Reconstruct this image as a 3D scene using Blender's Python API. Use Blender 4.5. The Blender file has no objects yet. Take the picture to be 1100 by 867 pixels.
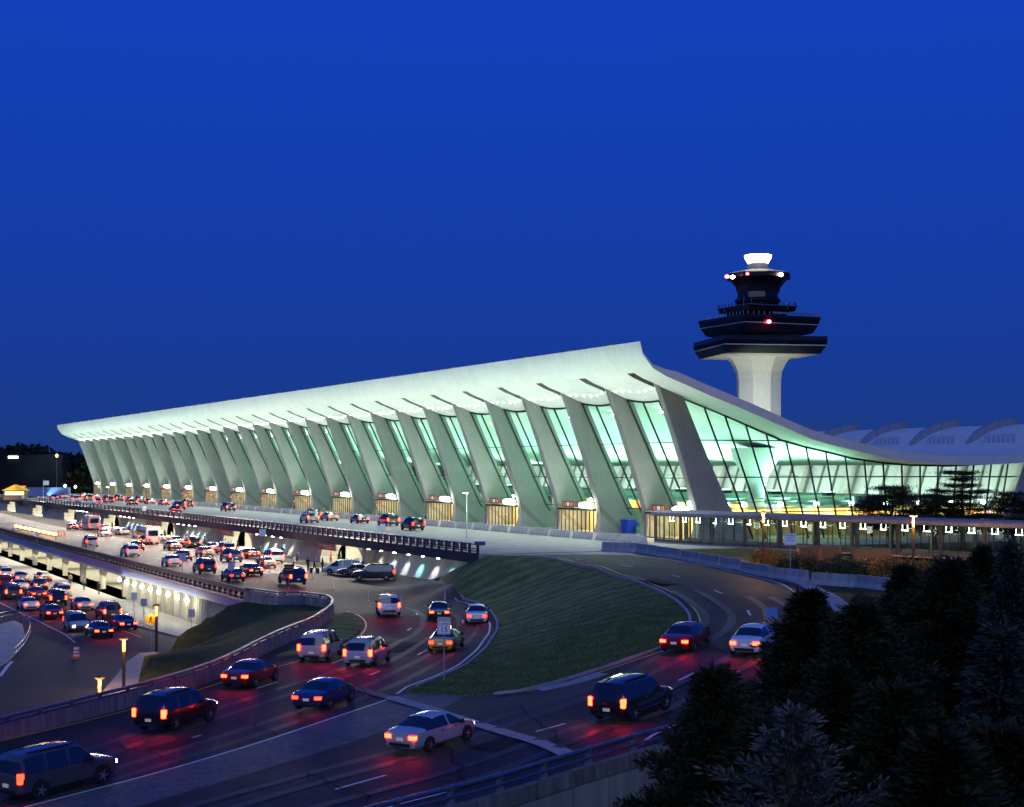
import bpy, bmesh, math, random
import numpy as np
from mathutils import Vector, Matrix
from mathutils.geometry import delaunay_2d_cdt
R = math.radians
rnd = random.Random(7)
SC = bpy.context.scene
COL = SC.collection
# ------------------------------------------------------------------ frame
TH = math.atan(810 / 1700); CT, ST = math.cos(TH), math.sin(TH)
EYE, FPX, HZ = 8.8, 1700.0, 503.0
MID, LOW = -4.0, -8.2
Y0, BAY, NB = 162.7, 12.19, 31
YE = Y0 + NB * BAY

def P(x, y, h):
    """photo pixel on the horizontal plane h metres below the eye -> world XY"""
    d = FPX * h / (y - HZ); l = (x - 550) / FPX * d
    return (d * ST + l * CT, d * CT - l * ST)

def PD(x, y, d):
    l = (x - 550) / FPX * d
    return Vector((d * ST + l * CT, d * CT - l * ST, EYE - (y - HZ) / FPX * d))

# ------------------------------------------------------------------ materials
MATS = {}
def nodes(name):
    m = bpy.data.materials.new(name); m.use_nodes = True
    nt = m.node_tree
    return m, nt, nt.nodes['Principled BSDF']

def mat(name, col, rough=.6, metal=0., var=.0, scale=3., bump=0., spec=.5, col2=None, emit=None, es=0., stretch=None, objcol=False, detail=6, coat=0.):
    if name in MATS: return MATS[name]
    m, nt, b = nodes(name); N, L = nt.nodes, nt.links
    b.inputs['Roughness'].default_value = rough
    b.inputs['Metallic'].default_value = metal
    b.inputs['Specular IOR Level'].default_value = spec
    if coat: b.inputs['Coat Weight'].default_value = coat; b.inputs['Coat Roughness'].default_value = .08
    b.inputs['Base Color'].default_value = (*col, 1)
    if objcol:
        oi = N.new('ShaderNodeObjectInfo'); L.new(oi.outputs['Color'], b.inputs['Base Color'])
    elif var or col2:
        tc = N.new('ShaderNodeTexCoord'); nz = N.new('ShaderNodeTexNoise')
        nz.inputs['Scale'].default_value = scale; nz.inputs['Detail'].default_value = detail; nz.inputs['Roughness'].default_value = .65
        src = tc.outputs['Object']
        if stretch:
            mp = N.new('ShaderNodeMapping'); mp.inputs['Scale'].default_value = stretch
            L.new(src, mp.inputs['Vector']); src = mp.outputs['Vector']
        L.new(src, nz.inputs['Vector'])
        cr = N.new('ShaderNodeValToRGB')
        c2 = col2 or tuple(c * (1 - var) for c in col)
        c1 = col if col2 else tuple(min(1, c * (1 + var * .6)) for c in col)
        cr.color_ramp.elements[0].position = .32; cr.color_ramp.elements[1].position = .68
        cr.color_ramp.elements[0].color = (*c2, 1); cr.color_ramp.elements[1].color = (*c1, 1)
        L.new(nz.outputs['Fac'], cr.inputs['Fac']); L.new(cr.outputs['Color'], b.inputs['Base Color'])
        if bump:
            bp = N.new('ShaderNodeBump'); bp.inputs['Strength'].default_value = bump; bp.inputs['Distance'].default_value = .05
            n2 = N.new('ShaderNodeTexNoise'); n2.inputs['Scale'].default_value = scale * 6; n2.inputs['Detail'].default_value = 4
            L.new(src, n2.inputs['Vector']); L.new(n2.outputs['Fac'], bp.inputs['Height']); L.new(bp.outputs['Normal'], b.inputs['Normal'])
    if emit:
        b.inputs['Emission Color'].default_value = (*emit, 1); b.inputs['Emission Strength'].default_value = es
    MATS[name] = m
    return m

def emat(name, col, s):
    return mat(name, (.02, .02, .02) if s > 3 else col, .5, emit=col, es=s)

def glass(name, tint=(.86, .95, .92), refl=.9, rough=.02):
    if name in MATS: return MATS[name]
    m, nt, b = nodes(name); N, L = nt.nodes, nt.links
    N.remove(b)
    tr = N.new('ShaderNodeBsdfTransparent'); tr.inputs['Color'].default_value = (*tint, 1)
    gl = N.new('ShaderNodeBsdfGlossy'); gl.inputs['Roughness'].default_value = rough
    gl.inputs['Color'].default_value = (refl, refl, refl, 1)
    fr = N.new('ShaderNodeFresnel'); ge_ = N.new('ShaderNodeNewGeometry'); ir = N.new('ShaderNodeMapRange')
    ir.inputs['To Min'].default_value = 1.5; ir.inputs['To Max'].default_value = 1 / 1.5; L.new(ge_.outputs['Backfacing'], ir.inputs['Value']); L.new(ir.outputs['Result'], fr.inputs['IOR'])
    mx = N.new('ShaderNodeMixShader')
    L.new(fr.outputs[0], mx.inputs[0]); L.new(tr.outputs[0], mx.inputs[1]); L.new(gl.outputs[0], mx.inputs[2])
    L.new(mx.outputs[0], N['Material Output'].inputs['Surface'])
    MATS[name] = m
    return m

def concrete(name, col, joint=None, streak=.25, rough=.8, bump=.25, spec=.25, lo=.72, hi=1.12):
    """board-marked concrete: blotches, streaks that run down, faint pour joints"""
    if name in MATS: return MATS[name]
    m, nt, b = nodes(name); N, L = nt.nodes, nt.links
    b.inputs['Roughness'].default_value = rough; b.inputs['Specular IOR Level'].default_value = spec
    tc = N.new('ShaderNodeTexCoord')
    n1 = N.new('ShaderNodeTexNoise'); n1.inputs['Scale'].default_value = .35; n1.inputs['Detail'].default_value = 9; n1.inputs['Roughness'].default_value = .7
    mp = N.new('ShaderNodeMapping'); mp.inputs['Scale'].default_value = (2.2, 2.2, .12)
    n2 = N.new('ShaderNodeTexNoise'); n2.inputs['Scale'].default_value = 1.4; n2.inputs['Detail'].default_value = 5
    L.new(tc.outputs['Object'], n1.inputs['Vector']); L.new(tc.outputs['Object'], mp.inputs['Vector']); L.new(mp.outputs['Vector'], n2.inputs['Vector'])
    cr = N.new('ShaderNodeValToRGB'); e = cr.color_ramp.elements
    e[0].position, e[1].position = .3, .7
    e[0].color = (*[c * lo for c in col], 1); e[1].color = (*[min(1, c * hi) for c in col], 1)
    L.new(n1.outputs['Fac'], cr.inputs['Fac'])
    mr = N.new('ShaderNodeMapRange'); mr.inputs['From Min'].default_value = .35; mr.inputs['From Max'].default_value = .65
    mr.inputs['To Min'].default_value = 1 - streak; mr.inputs['To Max'].default_value = 1
    L.new(n2.outputs['Fac'], mr.inputs['Value'])
    mx = N.new('ShaderNodeMix'); mx.data_type = 'RGBA'; mx.blend_type = 'MULTIPLY'; mx.inputs[0].default_value = 1
    L.new(cr.outputs['Color'], mx.inputs[6]); L.new(mr.outputs['Result'], mx.inputs[7])
    out = mx.outputs[2]
    if joint:
        wv = N.new('ShaderNodeTexWave'); wv.bands_direction = joint[0]; wv.inputs['Scale'].default_value = joint[1]; wv.inputs['Distortion'].default_value = .25
        wv.inputs['Detail'].default_value = 1.
        r2 = N.new('ShaderNodeValToRGB'); r2.color_ramp.elements[0].position = .0; r2.color_ramp.elements[1].position = .02
        r2.color_ramp.elements[0].color = (.72, .72, .72, 1); r2.color_ramp.elements[1].color = (1, 1, 1, 1)
        L.new(tc.outputs['Object'], wv.inputs['Vector']); L.new(wv.outputs['Fac'], r2.inputs['Fac'])
        m2 = N.new('ShaderNodeMix'); m2.data_type = 'RGBA'; m2.blend_type = 'MULTIPLY'; m2.inputs[0].default_value = 1
        L.new(out, m2.inputs[6]); L.new(r2.outputs['Color'], m2.inputs[7]); out = m2.outputs[2]
    L.new(out, b.inputs['Base Color'])
    bp = N.new('ShaderNodeBump'); bp.inputs['Strength'].default_value = bump; bp.inputs['Distance'].default_value = .03
    n3 = N.new('ShaderNodeTexNoise'); n3.inputs['Scale'].default_value = 9; n3.inputs['Detail'].default_value = 5
    L.new(tc.outputs['Object'], n3.inputs['Vector']); L.new(n3.outputs['Fac'], bp.inputs['Height']); L.new(bp.outputs['Normal'], b.inputs['Normal'])
    MATS[name] = m
    return m

# ------------------------------------------------------------------ mesh building
class MB:
    def __init__(s): s.v = []; s.f = []; s.m = []
    def add(s, vs, fs, mi=0):
        o = len(s.v); s.v += [tuple(p) for p in vs]; s.f += [tuple(i + o for i in f) for f in fs]; s.m += [mi] * len(fs)
        return s
    def box(s, x0, x1, y0, y1, z0, z1, mi=0, M=None):
        vs = [(x, y, z) for x in (x0, x1) for y in (y0, y1) for z in (z0, z1)]
        if M: vs = [M @ Vector(p) for p in vs]
        return s.add(vs, [(0, 1, 3, 2), (4, 6, 7, 5), (0, 4, 5, 1), (2, 3, 7, 6), (0, 2, 6, 4), (1, 5, 7, 3)], mi)
    def bar(s, a, b, w, h=None, mi=0, up=(0, 0, 1)):
        a, b = Vector(a), Vector(b); h = h or w; d = (b - a).normalized(); u = Vector(up)
        if abs(d.dot(u)) > .98: u = Vector((1, 0, 0))
        sd = d.cross(u).normalized(); u = sd.cross(d).normalized()
        vs = [p + sd * i * w / 2 + u * j * h / 2 for p in (a, b) for i, j in ((-1, -1), (1, -1), (1, 1), (-1, 1))]
        return s.add(vs, [(3, 2, 1, 0), (4, 5, 6, 7), (0, 1, 5, 4), (1, 2, 6, 5), (2, 3, 7, 6), (3, 0, 4, 7)], mi)
    def tube(s, pts, r, n=8, mi=0, caps=True):
        pts = [Vector(p) for p in pts]; rs = r if isinstance(r, (list, tuple)) else [r] * len(pts)
        rings = []
        for i, p in enumerate(pts):
            d = (pts[min(i + 1, len(pts) - 1)] - pts[max(i - 1, 0)]).normalized()
            u = Vector((0, 0, 1)) if abs(d.z) < .9 else Vector((1, 0, 0))
            a = d.cross(u).normalized(); b = a.cross(d).normalized()
            rings.append([p + (a * math.cos(t) + b * math.sin(t)) * rs[i] for t in [2 * math.pi * k / n for k in range(n)]])
        return s.loft(rings, mi, caps)
    def loft(s, rings, mi=0, caps=True, closed=True):
        n = len(rings[0]); vs = [p for r in rings for p in r]; fs = []
        for i in range(len(rings) - 1):
            for k in range(n if closed else n - 1):
                k2 = (k + 1) % n
                fs.append((i * n + k, i * n + k2, (i + 1) * n + k2, (i + 1) * n + k))
        if caps: fs += [tuple(range(n))[::-1], tuple((len(rings) - 1) * n + k for k in range(n))]
        return s.add(vs, fs, mi)
    def lathe(s, prof, c=(0, 0, 0), n=16, mi=0, caps=True, rot=0.):
        return s.loft([[(c[0] + r * math.cos(rot + 2 * math.pi * k / n), c[1] + r * math.sin(rot + 2 * math.pi * k / n), c[2] + z) for k in range(n)] for r, z in prof], mi, caps)
    def prism(s, poly, a, b, axis='y', mi=0):
        """polygon in the two other axes, extruded from a to b along axis"""
        def q(p, t): return {'y': (p[0], t, p[1]), 'x': (t, p[0], p[1]), 'z': (p[0], p[1], t)}[axis]
        return s.loft([[q(p, a) for p in poly], [q(p, b) for p in poly]], mi)
    def build(s, name, mats, parent=None, smooth=False, world=True, fix=True):
        me = bpy.data.meshes.new(name)
        off = Vector(parent.matrix_world_loc) if False else (Vector(ROOTLOC.get(parent.name, (0, 0, 0))) if (parent and world) else Vector((0, 0, 0)))
        v = s.v if off.length == 0 else [(p[0] - off.x, p[1] - off.y, p[2] - off.z) for p in s.v]
        me.from_pydata([tuple(p) for p in v], [], s.f)
        mats = mats if isinstance(mats, (list, tuple)) else [mats]
        for m in mats: me.materials.append(m)
        if len(mats) > 1: me.polygons.foreach_set('material_index', s.m)
        if fix:
            bm = bmesh.new(); bm.from_mesh(me); bmesh.ops.recalc_face_normals(bm, faces=bm.faces); bm.to_mesh(me); bm.free()
        if smooth:
            me.polygons.foreach_set('use_smooth', [True] * len(me.polygons))
            if smooth != 'all': me.set_sharp_from_angle(angle=R(38))
        me.update()
        o = bpy.data.objects.new(name, me); COL.objects.link(o)
        if parent: o.parent = parent; ROOTLOC[o.name] = ROOTLOC.get(parent.name, (0, 0, 0))
        return o

ROOTLOC = {}
def tag(o, label=None, cat=None, group=None, kind=None):
    if label: o['label'] = label
    if cat: o['category'] = cat
    if group: o['group'] = group
    if kind: o['kind'] = kind
    return o
def empty(name, loc, rz=0., local=False):
    o = bpy.data.objects.new(name, None); COL.objects.link(o); o.location = loc; o.rotation_euler.z = rz
    o.empty_display_size = .3
    if not local: ROOTLOC[o.name] = tuple(loc)
    return o
def struct(o): o['kind'] = 'structure'; return o
CH = {}
def kids(o): return [c for c in ALLOBJ() if c.parent == o]
def ALLOBJ(): return list(COL.objects)
def tree_of(o, objs=None):
    objs = objs or ALLOBJ()
    return [(c, tree_of(c, objs)) for c in objs if c.parent == o]
def copy_tree(o, loc, rz=None, tr=None, parent=None, color=None):
    if tr is None: tr = tree_of(o)
    c = o.copy(); COL.objects.link(c); c.parent = parent
    if loc is not None: c.location = loc
    if rz is not None: c.rotation_euler.z = rz
    if color: c.color = color
    for ch, sub in tr: copy_tree(ch, None, None, sub, c, color if ch.name.split('.')[0] in ('body', 'door', 'body_shell', 'clothing', 'crown', 'case') else None)
    return c
def point(loc, e, col=(1, 1, 1), r=.1, name='lamp_light'):
    l = bpy.data.lights.new(name, 'POINT'); l.energy = e; l.color = col; l.shadow_soft_size = r
    o = bpy.data.objects.new(name, l); o.location = loc; COL.objects.link(o); return o
def spot(loc, tgt, e, ang, col=(1, 1, 1), r=.1, blend=.5, name='spot_light'):
    l = bpy.data.lights.new(name, 'SPOT'); l.energy = e; l.color = col; l.shadow_soft_size = r; l.spot_size = R(ang); l.spot_blend = blend
    o = bpy.data.objects.new(name, l); o.location = loc; COL.objects.link(o)
    o.rotation_euler = (Vector(tgt) - Vector(loc)).to_track_quat('-Z', 'Y').to_euler(); return o
def area(loc, tgt, e, sx, sy, col=(1, 1, 1), spread=180, name='area_light'):
    l = bpy.data.lights.new(name, 'AREA'); l.energy = e; l.color = col; l.shape = 'RECTANGLE'; l.size = sx; l.size_y = sy; l.spread = R(spread)
    o = bpy.data.objects.new(name, l); o.location = loc; COL.objects.link(o)
    o.rotation_euler = (Vector(tgt) - Vector(loc)).to_track_quat('-Z', 'Y').to_euler(); return o

# ------------------------------------------------------------------ text
FONTCACHE = {}
def text_mesh(txt, size, name, m, M, parent, thick=.004):
    cu = bpy.data.curves.new(name, 'FONT'); cu.body = txt; cu.size = size; cu.align_x = 'CENTER'; cu.align_y = 'CENTER'; cu.extrude = thick
    cu.space_line = .85
    o = bpy.data.objects.new(name, cu); COL.objects.link(o)
    bpy.context.view_layer.update()
    me = bpy.data.meshes.new_from_object(o)
    bpy.data.objects.remove(o)
    me.materials.clear(); me.materials.append(m); me.transform(M)
    q = bpy.data.objects.new(name, me); COL.objects.link(q)
    if parent: q.parent = parent
    return q
# ================================================================== TERRAIN
ctrl = []
LL_PX = [(436, 745, 12.5), (446, 738, 12.55), (475, 727, 12.65), (500, 715, 12.7), (521, 697, 12.75), (532, 680, 12.8), (531, 666, 12.8), (518, 654, 12.8), (497, 646.5, 12.8), (480, 637, 12.8)]
RI_PX = [(436, 745, 12.5), (500, 747.5, 12.3), (560, 744, 12.05), (620, 728, 11.6), (680, 708, 11.), (722, 692, 10.5), (741, 676, 10.1), (741, 660, 9.75), (728, 646, 9.5), (708, 634, 9.3), (680, 622, 9.1), (640, 609, 8.9), (600, 601, 8.8), (560, 597.5, 8.8), (535, 597, 8.8)]
WX = 67.3   # deck wall
def cp(x, y, h): p = P(x, y, h); ctrl.append((p[0], p[1], EYE - h))
for x, y in ((100, 585), (200, 605), (300, 625), (300, 645), (400, 632), (455, 628), (350, 660), (420, 660), (480, 650), (425, 690), (330, 655)): cp(x, y, 12.8)
for x, y, h in ((400, 720, 12.85), (300, 760, 12.9), (360, 690, 12.8), (250, 735, 12.95), (150, 820, 13.1), (0, 860, 13.4), (0, 800, 13.4),
                (160, 756, 13.1), (-100, 900, 13.7), (740, 605, 8.95), (800, 618, 9.25), (850, 636, 9.6), (884, 660, 9.9),
                (805, 668, 9.9), (900, 690, 10.2), (800, 735, 11.0), (700, 742, 11.2), (600, 780, 12.),
                (715, 790, 11.6), (553, 827, 12.4), (474, 851, 12.6), (400, 880, 12.8), (300, 880, 12.95), (200, 880, 13.1), (1000, 680, 10.6), (1100, 700, 11), (1250, 700, 11),
                (1000, 645, 9.4), (1100, 640, 9.2), (1250, 640, 9.2), (850, 800, 12.8), (950, 900, 15), (1150, 900, 15.5), (1300, 800, 14)): cp(x, y, h)
for q in LL_PX + RI_PX[1:]: cp(*q)
for X in range(68, 140, 8): ctrl.append((X, 147, 0)); ctrl.append((X, 140, 0))
ctrl += [(66, 147, -.1), (66, 150.2, -.97), (65, 155, -2.6), (66, 160, -3.95), (140, 120, 0), (170, 120, 0), (140, 100, -.2), (170, 60, -.6), (120, 100, -.3), (200, 147, 0), (230, 20, -.8)]
ctrl += [(x, y, MID) for x in (44, 55, 66) for y in (175, 200, 240, 300, 420, 600)]
CP = np.array(ctrl, float); SCL = 50.
def _u(r2): return .5 * r2 * np.log(r2 + 1e-9)
_A = CP[:, :2] / SCL; _n = len(_A)
_K = _u(((_A[:, None] - _A[None]) ** 2).sum(-1)) + np.eye(_n) * .004
_M = np.zeros((_n + 3, _n + 3)); _M[:_n, :_n] = _K; _M[:_n, _n] = 1; _M[:_n, _n + 1:] = _A; _M[_n:, :_n] = _M[:_n, _n:].T
_W = np.linalg.solve(_M, np.concatenate([CP[:, 2], np.zeros(3)]))
def T(x, y):
    if x > WX + .05 and y > 143: return 0.
    q = np.array((x, y)) / SCL
    z = float(_u(((_A - q) ** 2).sum(-1)) @ _W[:_n] + _W[_n] + q @ _W[_n + 1:])
    if x > WX + .05 and y > 135: t = (y - 135) / 8; q0 = t
    else: q0 = 0
    z *= 1 - q0
    if y > 185 and x < 67.5: return MID
    if y > 165 and x < 67.5: t = (y - 165) / 20; z = z * (1 - t) + MID * t
    return min(0., max(z, LOW + .3))
def G(x, y, h0=12.):
    h = h0
    for _ in range(14):
        p = P(x, y, h); h = .5 * h + .5 * (EYE - T(*p))
    return p
def spline(pts, step=2.):
    """Catmull-Rom through world points, resampled"""
    p = [np.array(q, float) for q in pts]; p = [2 * p[0] - p[1]] + p + [2 * p[-1] - p[-2]]
    out = []
    for i in range(1, len(p) - 2):
        n = max(1, int(np.linalg.norm(p[i + 1] - p[i]) / step))
        for k in range(n):
            t = k / n; a, b, c, d = p[i - 1], p[i], p[i + 1], p[i + 2]
            out.append(.5 * ((2 * b) + (c - a) * t + (2 * a - 5 * b + 4 * c - d) * t * t + (3 * b - a - 3 * c + d) * t ** 3))
    out.append(p[-2])
    return [tuple(q) for q in out]
def GS(pix, step=2.): return spline([G(*q) for q in pix], step)

BX = 42.5   # outer edge of the arrivals road
PAR = GS([(-140, 838), (-60, 814), (0, 797), (60, 781), (116, 766), (160, 754), (230, 731), (284, 703), (323, 685), (347, 672), (359, 660), (352, 652), (329, 649), (300, 649)], 1.5) + [(BX, 148.5)]
RAIL = GS([(150, 975), (300, 927), (400, 897), (510, 868), (600, 840), (715, 806)], 2.)
# borders shared by surfaces
L_EDGE = GS([(-60, 892), (34, 866), (150, 836), (230, 813), (290, 794.5), (360, 771), (419, 751)], 2.) + [P(436, 745, 12.5)]          # left road, right edge up to the gore nose
L_LOOP = spline([P(*q) for q in LL_PX], 1.5) + [(WX, 160.)]
R_IN = spline([P(*q) for q in RI_PX], 1.5) + [(WX, 147.)]
R_GORE = GS([(500, 747.5), (470, 764), (420, 783), (330, 812), (230, 842), (100, 880), (20, 900)], 2.)
R_OUT = GS([(715, 806), (770, 775), (830, 745), (880, 718), (902, 695), (901, 672), (893, 654), (880, 642), (860, 631), (836, 623), (794, 613), (740, 603.5), (686, 596)], 1.5)

def region(polys, step, zf, names):
    """one constrained triangulation of bordering polygons; returns list of meshes (verts, faces)"""
    vs, faces, idx = [], [], {}
    def vid(p):
        k = (round(p[0], 2), round(p[1], 2))
        if k not in idx: idx[k] = len(vs); vs.append(Vector(k))
        return idx[k]
    allp = [q for pl in polys for q in pl]
    polys = [pl if sum(pl[i - 1][0] * pl[i][1] - pl[i][0] * pl[i - 1][1] for i in range(len(pl))) > 0 else pl[::-1] for pl in polys]
    for pl in polys:
        f = []
        for p in pl:
            i = vid(p)
            if not f or f[-1] != i: f.append(i)
        if f[0] == f[-1]: f.pop()
        faces.append(f)
    x0, x1 = min(p[0] for p in allp), max(p[0] for p in allp); y0, y1 = min(p[1] for p in allp), max(p[1] for p in allp)
    bd = np.array([(p[0], p[1]) for p in allp])
    def inside(q, pl):
        c = False; j = len(pl) - 1
        for i in range(len(pl)):
            a, b = pl[i], pl[j]
            if (a[1] > q[1]) != (b[1] > q[1]) and q[0] < (b[0] - a[0]) * (q[1] - a[1]) / (b[1] - a[1]) + a[0]: c = not c
            j = i
        return c
    y = y0
    while y < y1:
        st = step if y < 175 else step * 5
        x = x0
        while x < x1:
            if np.min(((bd - (x, y)) ** 2).sum(1)) > (.5 * step) ** 2 and any(inside((x, y), pl) for pl in polys):
                vs.append(Vector((x + rnd.uniform(-.1, .1), y + rnd.uniform(-.1, .1))))
            x += st
        y += st
    edges = sorted({(min(a, b), max(a, b)) for f in faces for a, b in zip(f, f[1:] + f[:1])})
    r = delaunay_2d_cdt(vs, edges, [], 0, 1e-4)
    ov, of = r[0], r[2]
    z = [zf(p.x, p.y) for p in ov]
    out = []
    for k in range(len(polys)):
        fs = [tuple(f) for f in of if inside(((ov[f[0]].x + ov[f[1]].x + ov[f[2]].x) / 3, (ov[f[0]].y + ov[f[1]].y + ov[f[2]].y) / 3), polys[k])]
        used = sorted({i for f in fs for i in f}); mp = {i: j for j, i in enumerate(used)}
        mb = MB(); mb.add([(ov[i].x, ov[i].y, z[i]) for i in used], [tuple(mp[i] for i in f) for f in fs]); out.append(mb)
    return out

# ---- materials of the ground
asphalt = concrete('asphalt', (.042, .04, .04), streak=.3, rough=.7, bump=.5, spec=.2, lo=.6, hi=1.35)
wear_m = concrete('worn wheel path', (.062, .059, .057), streak=.3, rough=.55, bump=.3, spec=.25, lo=.6, hi=1.2)
patch_m = concrete('asphalt patch', (.022, .021, .022), streak=.2, rough=.8, bump=.5, spec=.15)
asph_mid = concrete('worn asphalt', (.2, .195, .18), streak=.2, rough=.6, bump=.3)
conc_road = concrete('road concrete', (.36, .36, .34), streak=.2, rough=.65, bump=.2)
gore_m = concrete('tined concrete', (.16, .16, .165), streak=.45, rough=.7, bump=.6)
kerb_m = concrete('kerb concrete', (.42, .42, .4))
wall_m = concrete('wall concrete', (.36, .36, .35), joint=('X', .16))
white_p = mat('road paint white', (.75, .75, .72), .5, var=.25, scale=4)
yellow_p = mat('road paint yellow', (.7, .5, .08), .5, var=.25, scale=4)
def grass_mat():
    m, nt, b = nodes('mown grass'); N, L = nt.nodes, nt.links
    tc = N.new('ShaderNodeTexCoord'); n1 = N.new('ShaderNodeTexNoise'); n1.inputs['Scale'].default_value = .5; n1.inputs['Detail'].default_value = 10; n1.inputs['Roughness'].default_value = .75
    L.new(tc.outputs['Object'], n1.inputs['Vector'])
    cr = N.new('ShaderNodeValToRGB'); e = cr.color_ramp.elements; e[0].position, e[1].position = .3, .75
    e[0].color = (.07, .1, .03, 1); e[1].color = (.3, .36, .11, 1)
    L.new(n1.outputs['Fac'], cr.inputs['Fac'])
    # mowing passes: rings about the middle of the turn
    mp = N.new('ShaderNodeMapping'); c = G(640, 690); mp.inputs['Location'].default_value = (-c[0], -c[1], 0)
    wv = N.new('ShaderNodeTexWave'); wv.wave_type = 'RINGS'; wv.rings_direction = 'Z'; wv.inputs['Scale'].default_value = .12; wv.inputs['Distortion'].default_value = 5.; wv.inputs['Detail Scale'].default_value = .6
    L.new(tc.outputs['Object'], mp.inputs['Vector']); L.new(mp.outputs['Vector'], wv.inputs['Vector'])
    r2 = N.new('ShaderNodeMapRange'); r2.inputs['To Min'].default_value = .72; r2.inputs['To Max'].default_value = 1.1; L.new(wv.outputs['Fac'], r2.inputs['Value'])
    mx = N.new('ShaderNodeMix'); mx.data_type = 'RGBA'; mx.blend_type = 'MULTIPLY'; mx.inputs[0].default_value = 1
    L.new(cr.outputs['Color'], mx.inputs[6]); L.new(r2.outputs['Result'], mx.inputs[7]); L.new(mx.outputs[2], b.inputs['Base Color'])
    b.inputs['Roughness'].default_value = .9; b.inputs['Specular IOR Level'].default_value = .1
    n2 = N.new('ShaderNodeTexNoise'); n2.inputs['Scale'].default_value = 6; n2.inputs['Detail'].default_value = 6
    bp = N.new('ShaderNodeBump'); bp.inputs['Distance'].default_value = .15; bp.inputs['Strength'].default_value = .8
    L.new(tc.outputs['Object'], n2.inputs['Vector']); L.new(n2.outputs['Fac'], bp.inputs['Height']); L.new(bp.outputs['Normal'], b.inputs['Normal'])
    MATS['grass'] = m; return m
grass_m = grass_mat()
rough_m = mat('rough grass', (.09, .085, .035), .9, col2=(.03, .04, .015), scale=.8, bump=.8, spec=.1)
dark_ground = mat('far ground', (.03, .04, .02), .9, col2=(.015, .02, .01), scale=.05)

# ---- polygons that share borders
i_g = min(range(len(R_IN)), key=lambda i: math.dist(R_IN[i], P(500, 747.5, 12.3))); R_GORE[0] = R_IN[i_g]
farL, farR = (-30., 40.), (6., 27.)
left_road = PAR[::1] + [(BX, 600.), (WX, 600.)] + L_LOOP[::-1] + L_EDGE[::-1][1:] 
gore = L_EDGE + R_IN[1:i_g + 1] + R_GORE[1:]
right_road = R_GORE[::-1] + R_IN[i_g + 1:] + [R_OUT[-1]] + R_OUT[::-1][1:] + RAIL[::-1][1:]
island = L_LOOP[:-1] + [(WX, 160.), (WX, 150.2), (WX, 147.)] + R_IN[::-1][1:-1]
verge = R_OUT + [(R_OUT[-1][0] + 2, 147.), (260., 147.), (260., 0.), (45., 5.), G(760, 880)]
deck_gap = [R_IN[-1], R_OUT[-1], (R_OUT[-1][0] + 2, 147.)]
regs = region([left_road, gore, right_road, island, verge, deck_gap], 2.2, T, None)
for mb, nm, m in zip(regs, ('arrivals_road', 'gore_pavement', 'departures_ramp_road', 'grass_island', 'verge_ground', 'deck_apron'), (asphalt, gore_m, asphalt, grass_m, rough_m, conc_road)):
    for i, (a, b, c) in enumerate(mb.f):
        A, B, C = mb.v[a], mb.v[b], mb.v[c]
        if (B[0] - A[0]) * (C[1] - A[1]) - (B[1] - A[1]) * (C[0] - A[0]) < 0: mb.f[i] = (a, c, b)
    struct(mb.build(nm, m, smooth='all', fix=False))

# ---- skirt walls below the raised roads
def strip_wall(path, z0f, z1f, th, name, m, side=1, mi=0):
    mb = MB(); n = len(path); rings = []
    for i, p in enumerate(path):
        a, b = path[max(i - 1, 0)], path[min(i + 1, n - 1)]
        dx, dy = b[0] - a[0], b[1] - a[1]; l = math.hypot(dx, dy) or 1; nx, ny = -dy / l * side, dx / l * side
        z0, z1 = z0f(*p), z1f(*p)
        rings.append([(p[0], p[1], z0), (p[0] + nx * th, p[1] + ny * th, z0), (p[0] + nx * th, p[1] + ny * th, z1), (p[0], p[1], z1)])
    mb.loft(rings)
    return mb
struct(strip_wall(RAIL, lambda x, y: LOW - .5, lambda x, y: T(x, y) - .01, .3, '', 0, side=-1).build('bridge_side_wall', wall_m))
struct(strip_wall(PAR, lambda x, y: LOW - .5, lambda x, y: T(x, y) - .01, .3, '', 0, side=1).build('ramp_retaining_wall', wall_m))

# ---- arrivals level surfacing (lighter), 4 mm above the terrain sheet is not enough on a fold: it is flat there
mb = MB(); mb.box(BX, WX, 186, 600, MID - .8, MID + .012); struct(mb.build('arrivals_roadway', asph_mid))
mb = MB(); mb.box(BX + .1, 80, 170, 186, MID - .8, MID - .45); struct(mb.build('arrivals_slab', wall_m))
# ---- upper deck plate and everything behind it
mb = MB(); mb.box(WX - 1.0, 120, 147, 620, -.85, .02)
struct(mb.build('departures_roadway', conc_road))
mb = MB(); mb.box(120, 900, 147, 1400, -1.2, .02); struct(mb.build('airfield_apron', mat('apron', (.2, .2, .19), .8, var=.3, scale=.2)))
mb = MB(); mb.box(WX + 3, 120, 620, 1400, -8.5, -.3); struct(mb.build('north_ground', dark_ground))
# ---- lower ground to the horizon
mb = MB(); s = 6000.; mb.add([(-s, -s, LOW), (s, -s, LOW), (s, s, LOW), (-s, s, LOW)], [(0, 1, 2, 3)]); struct(mb.build('ground', dark_ground))

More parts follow.
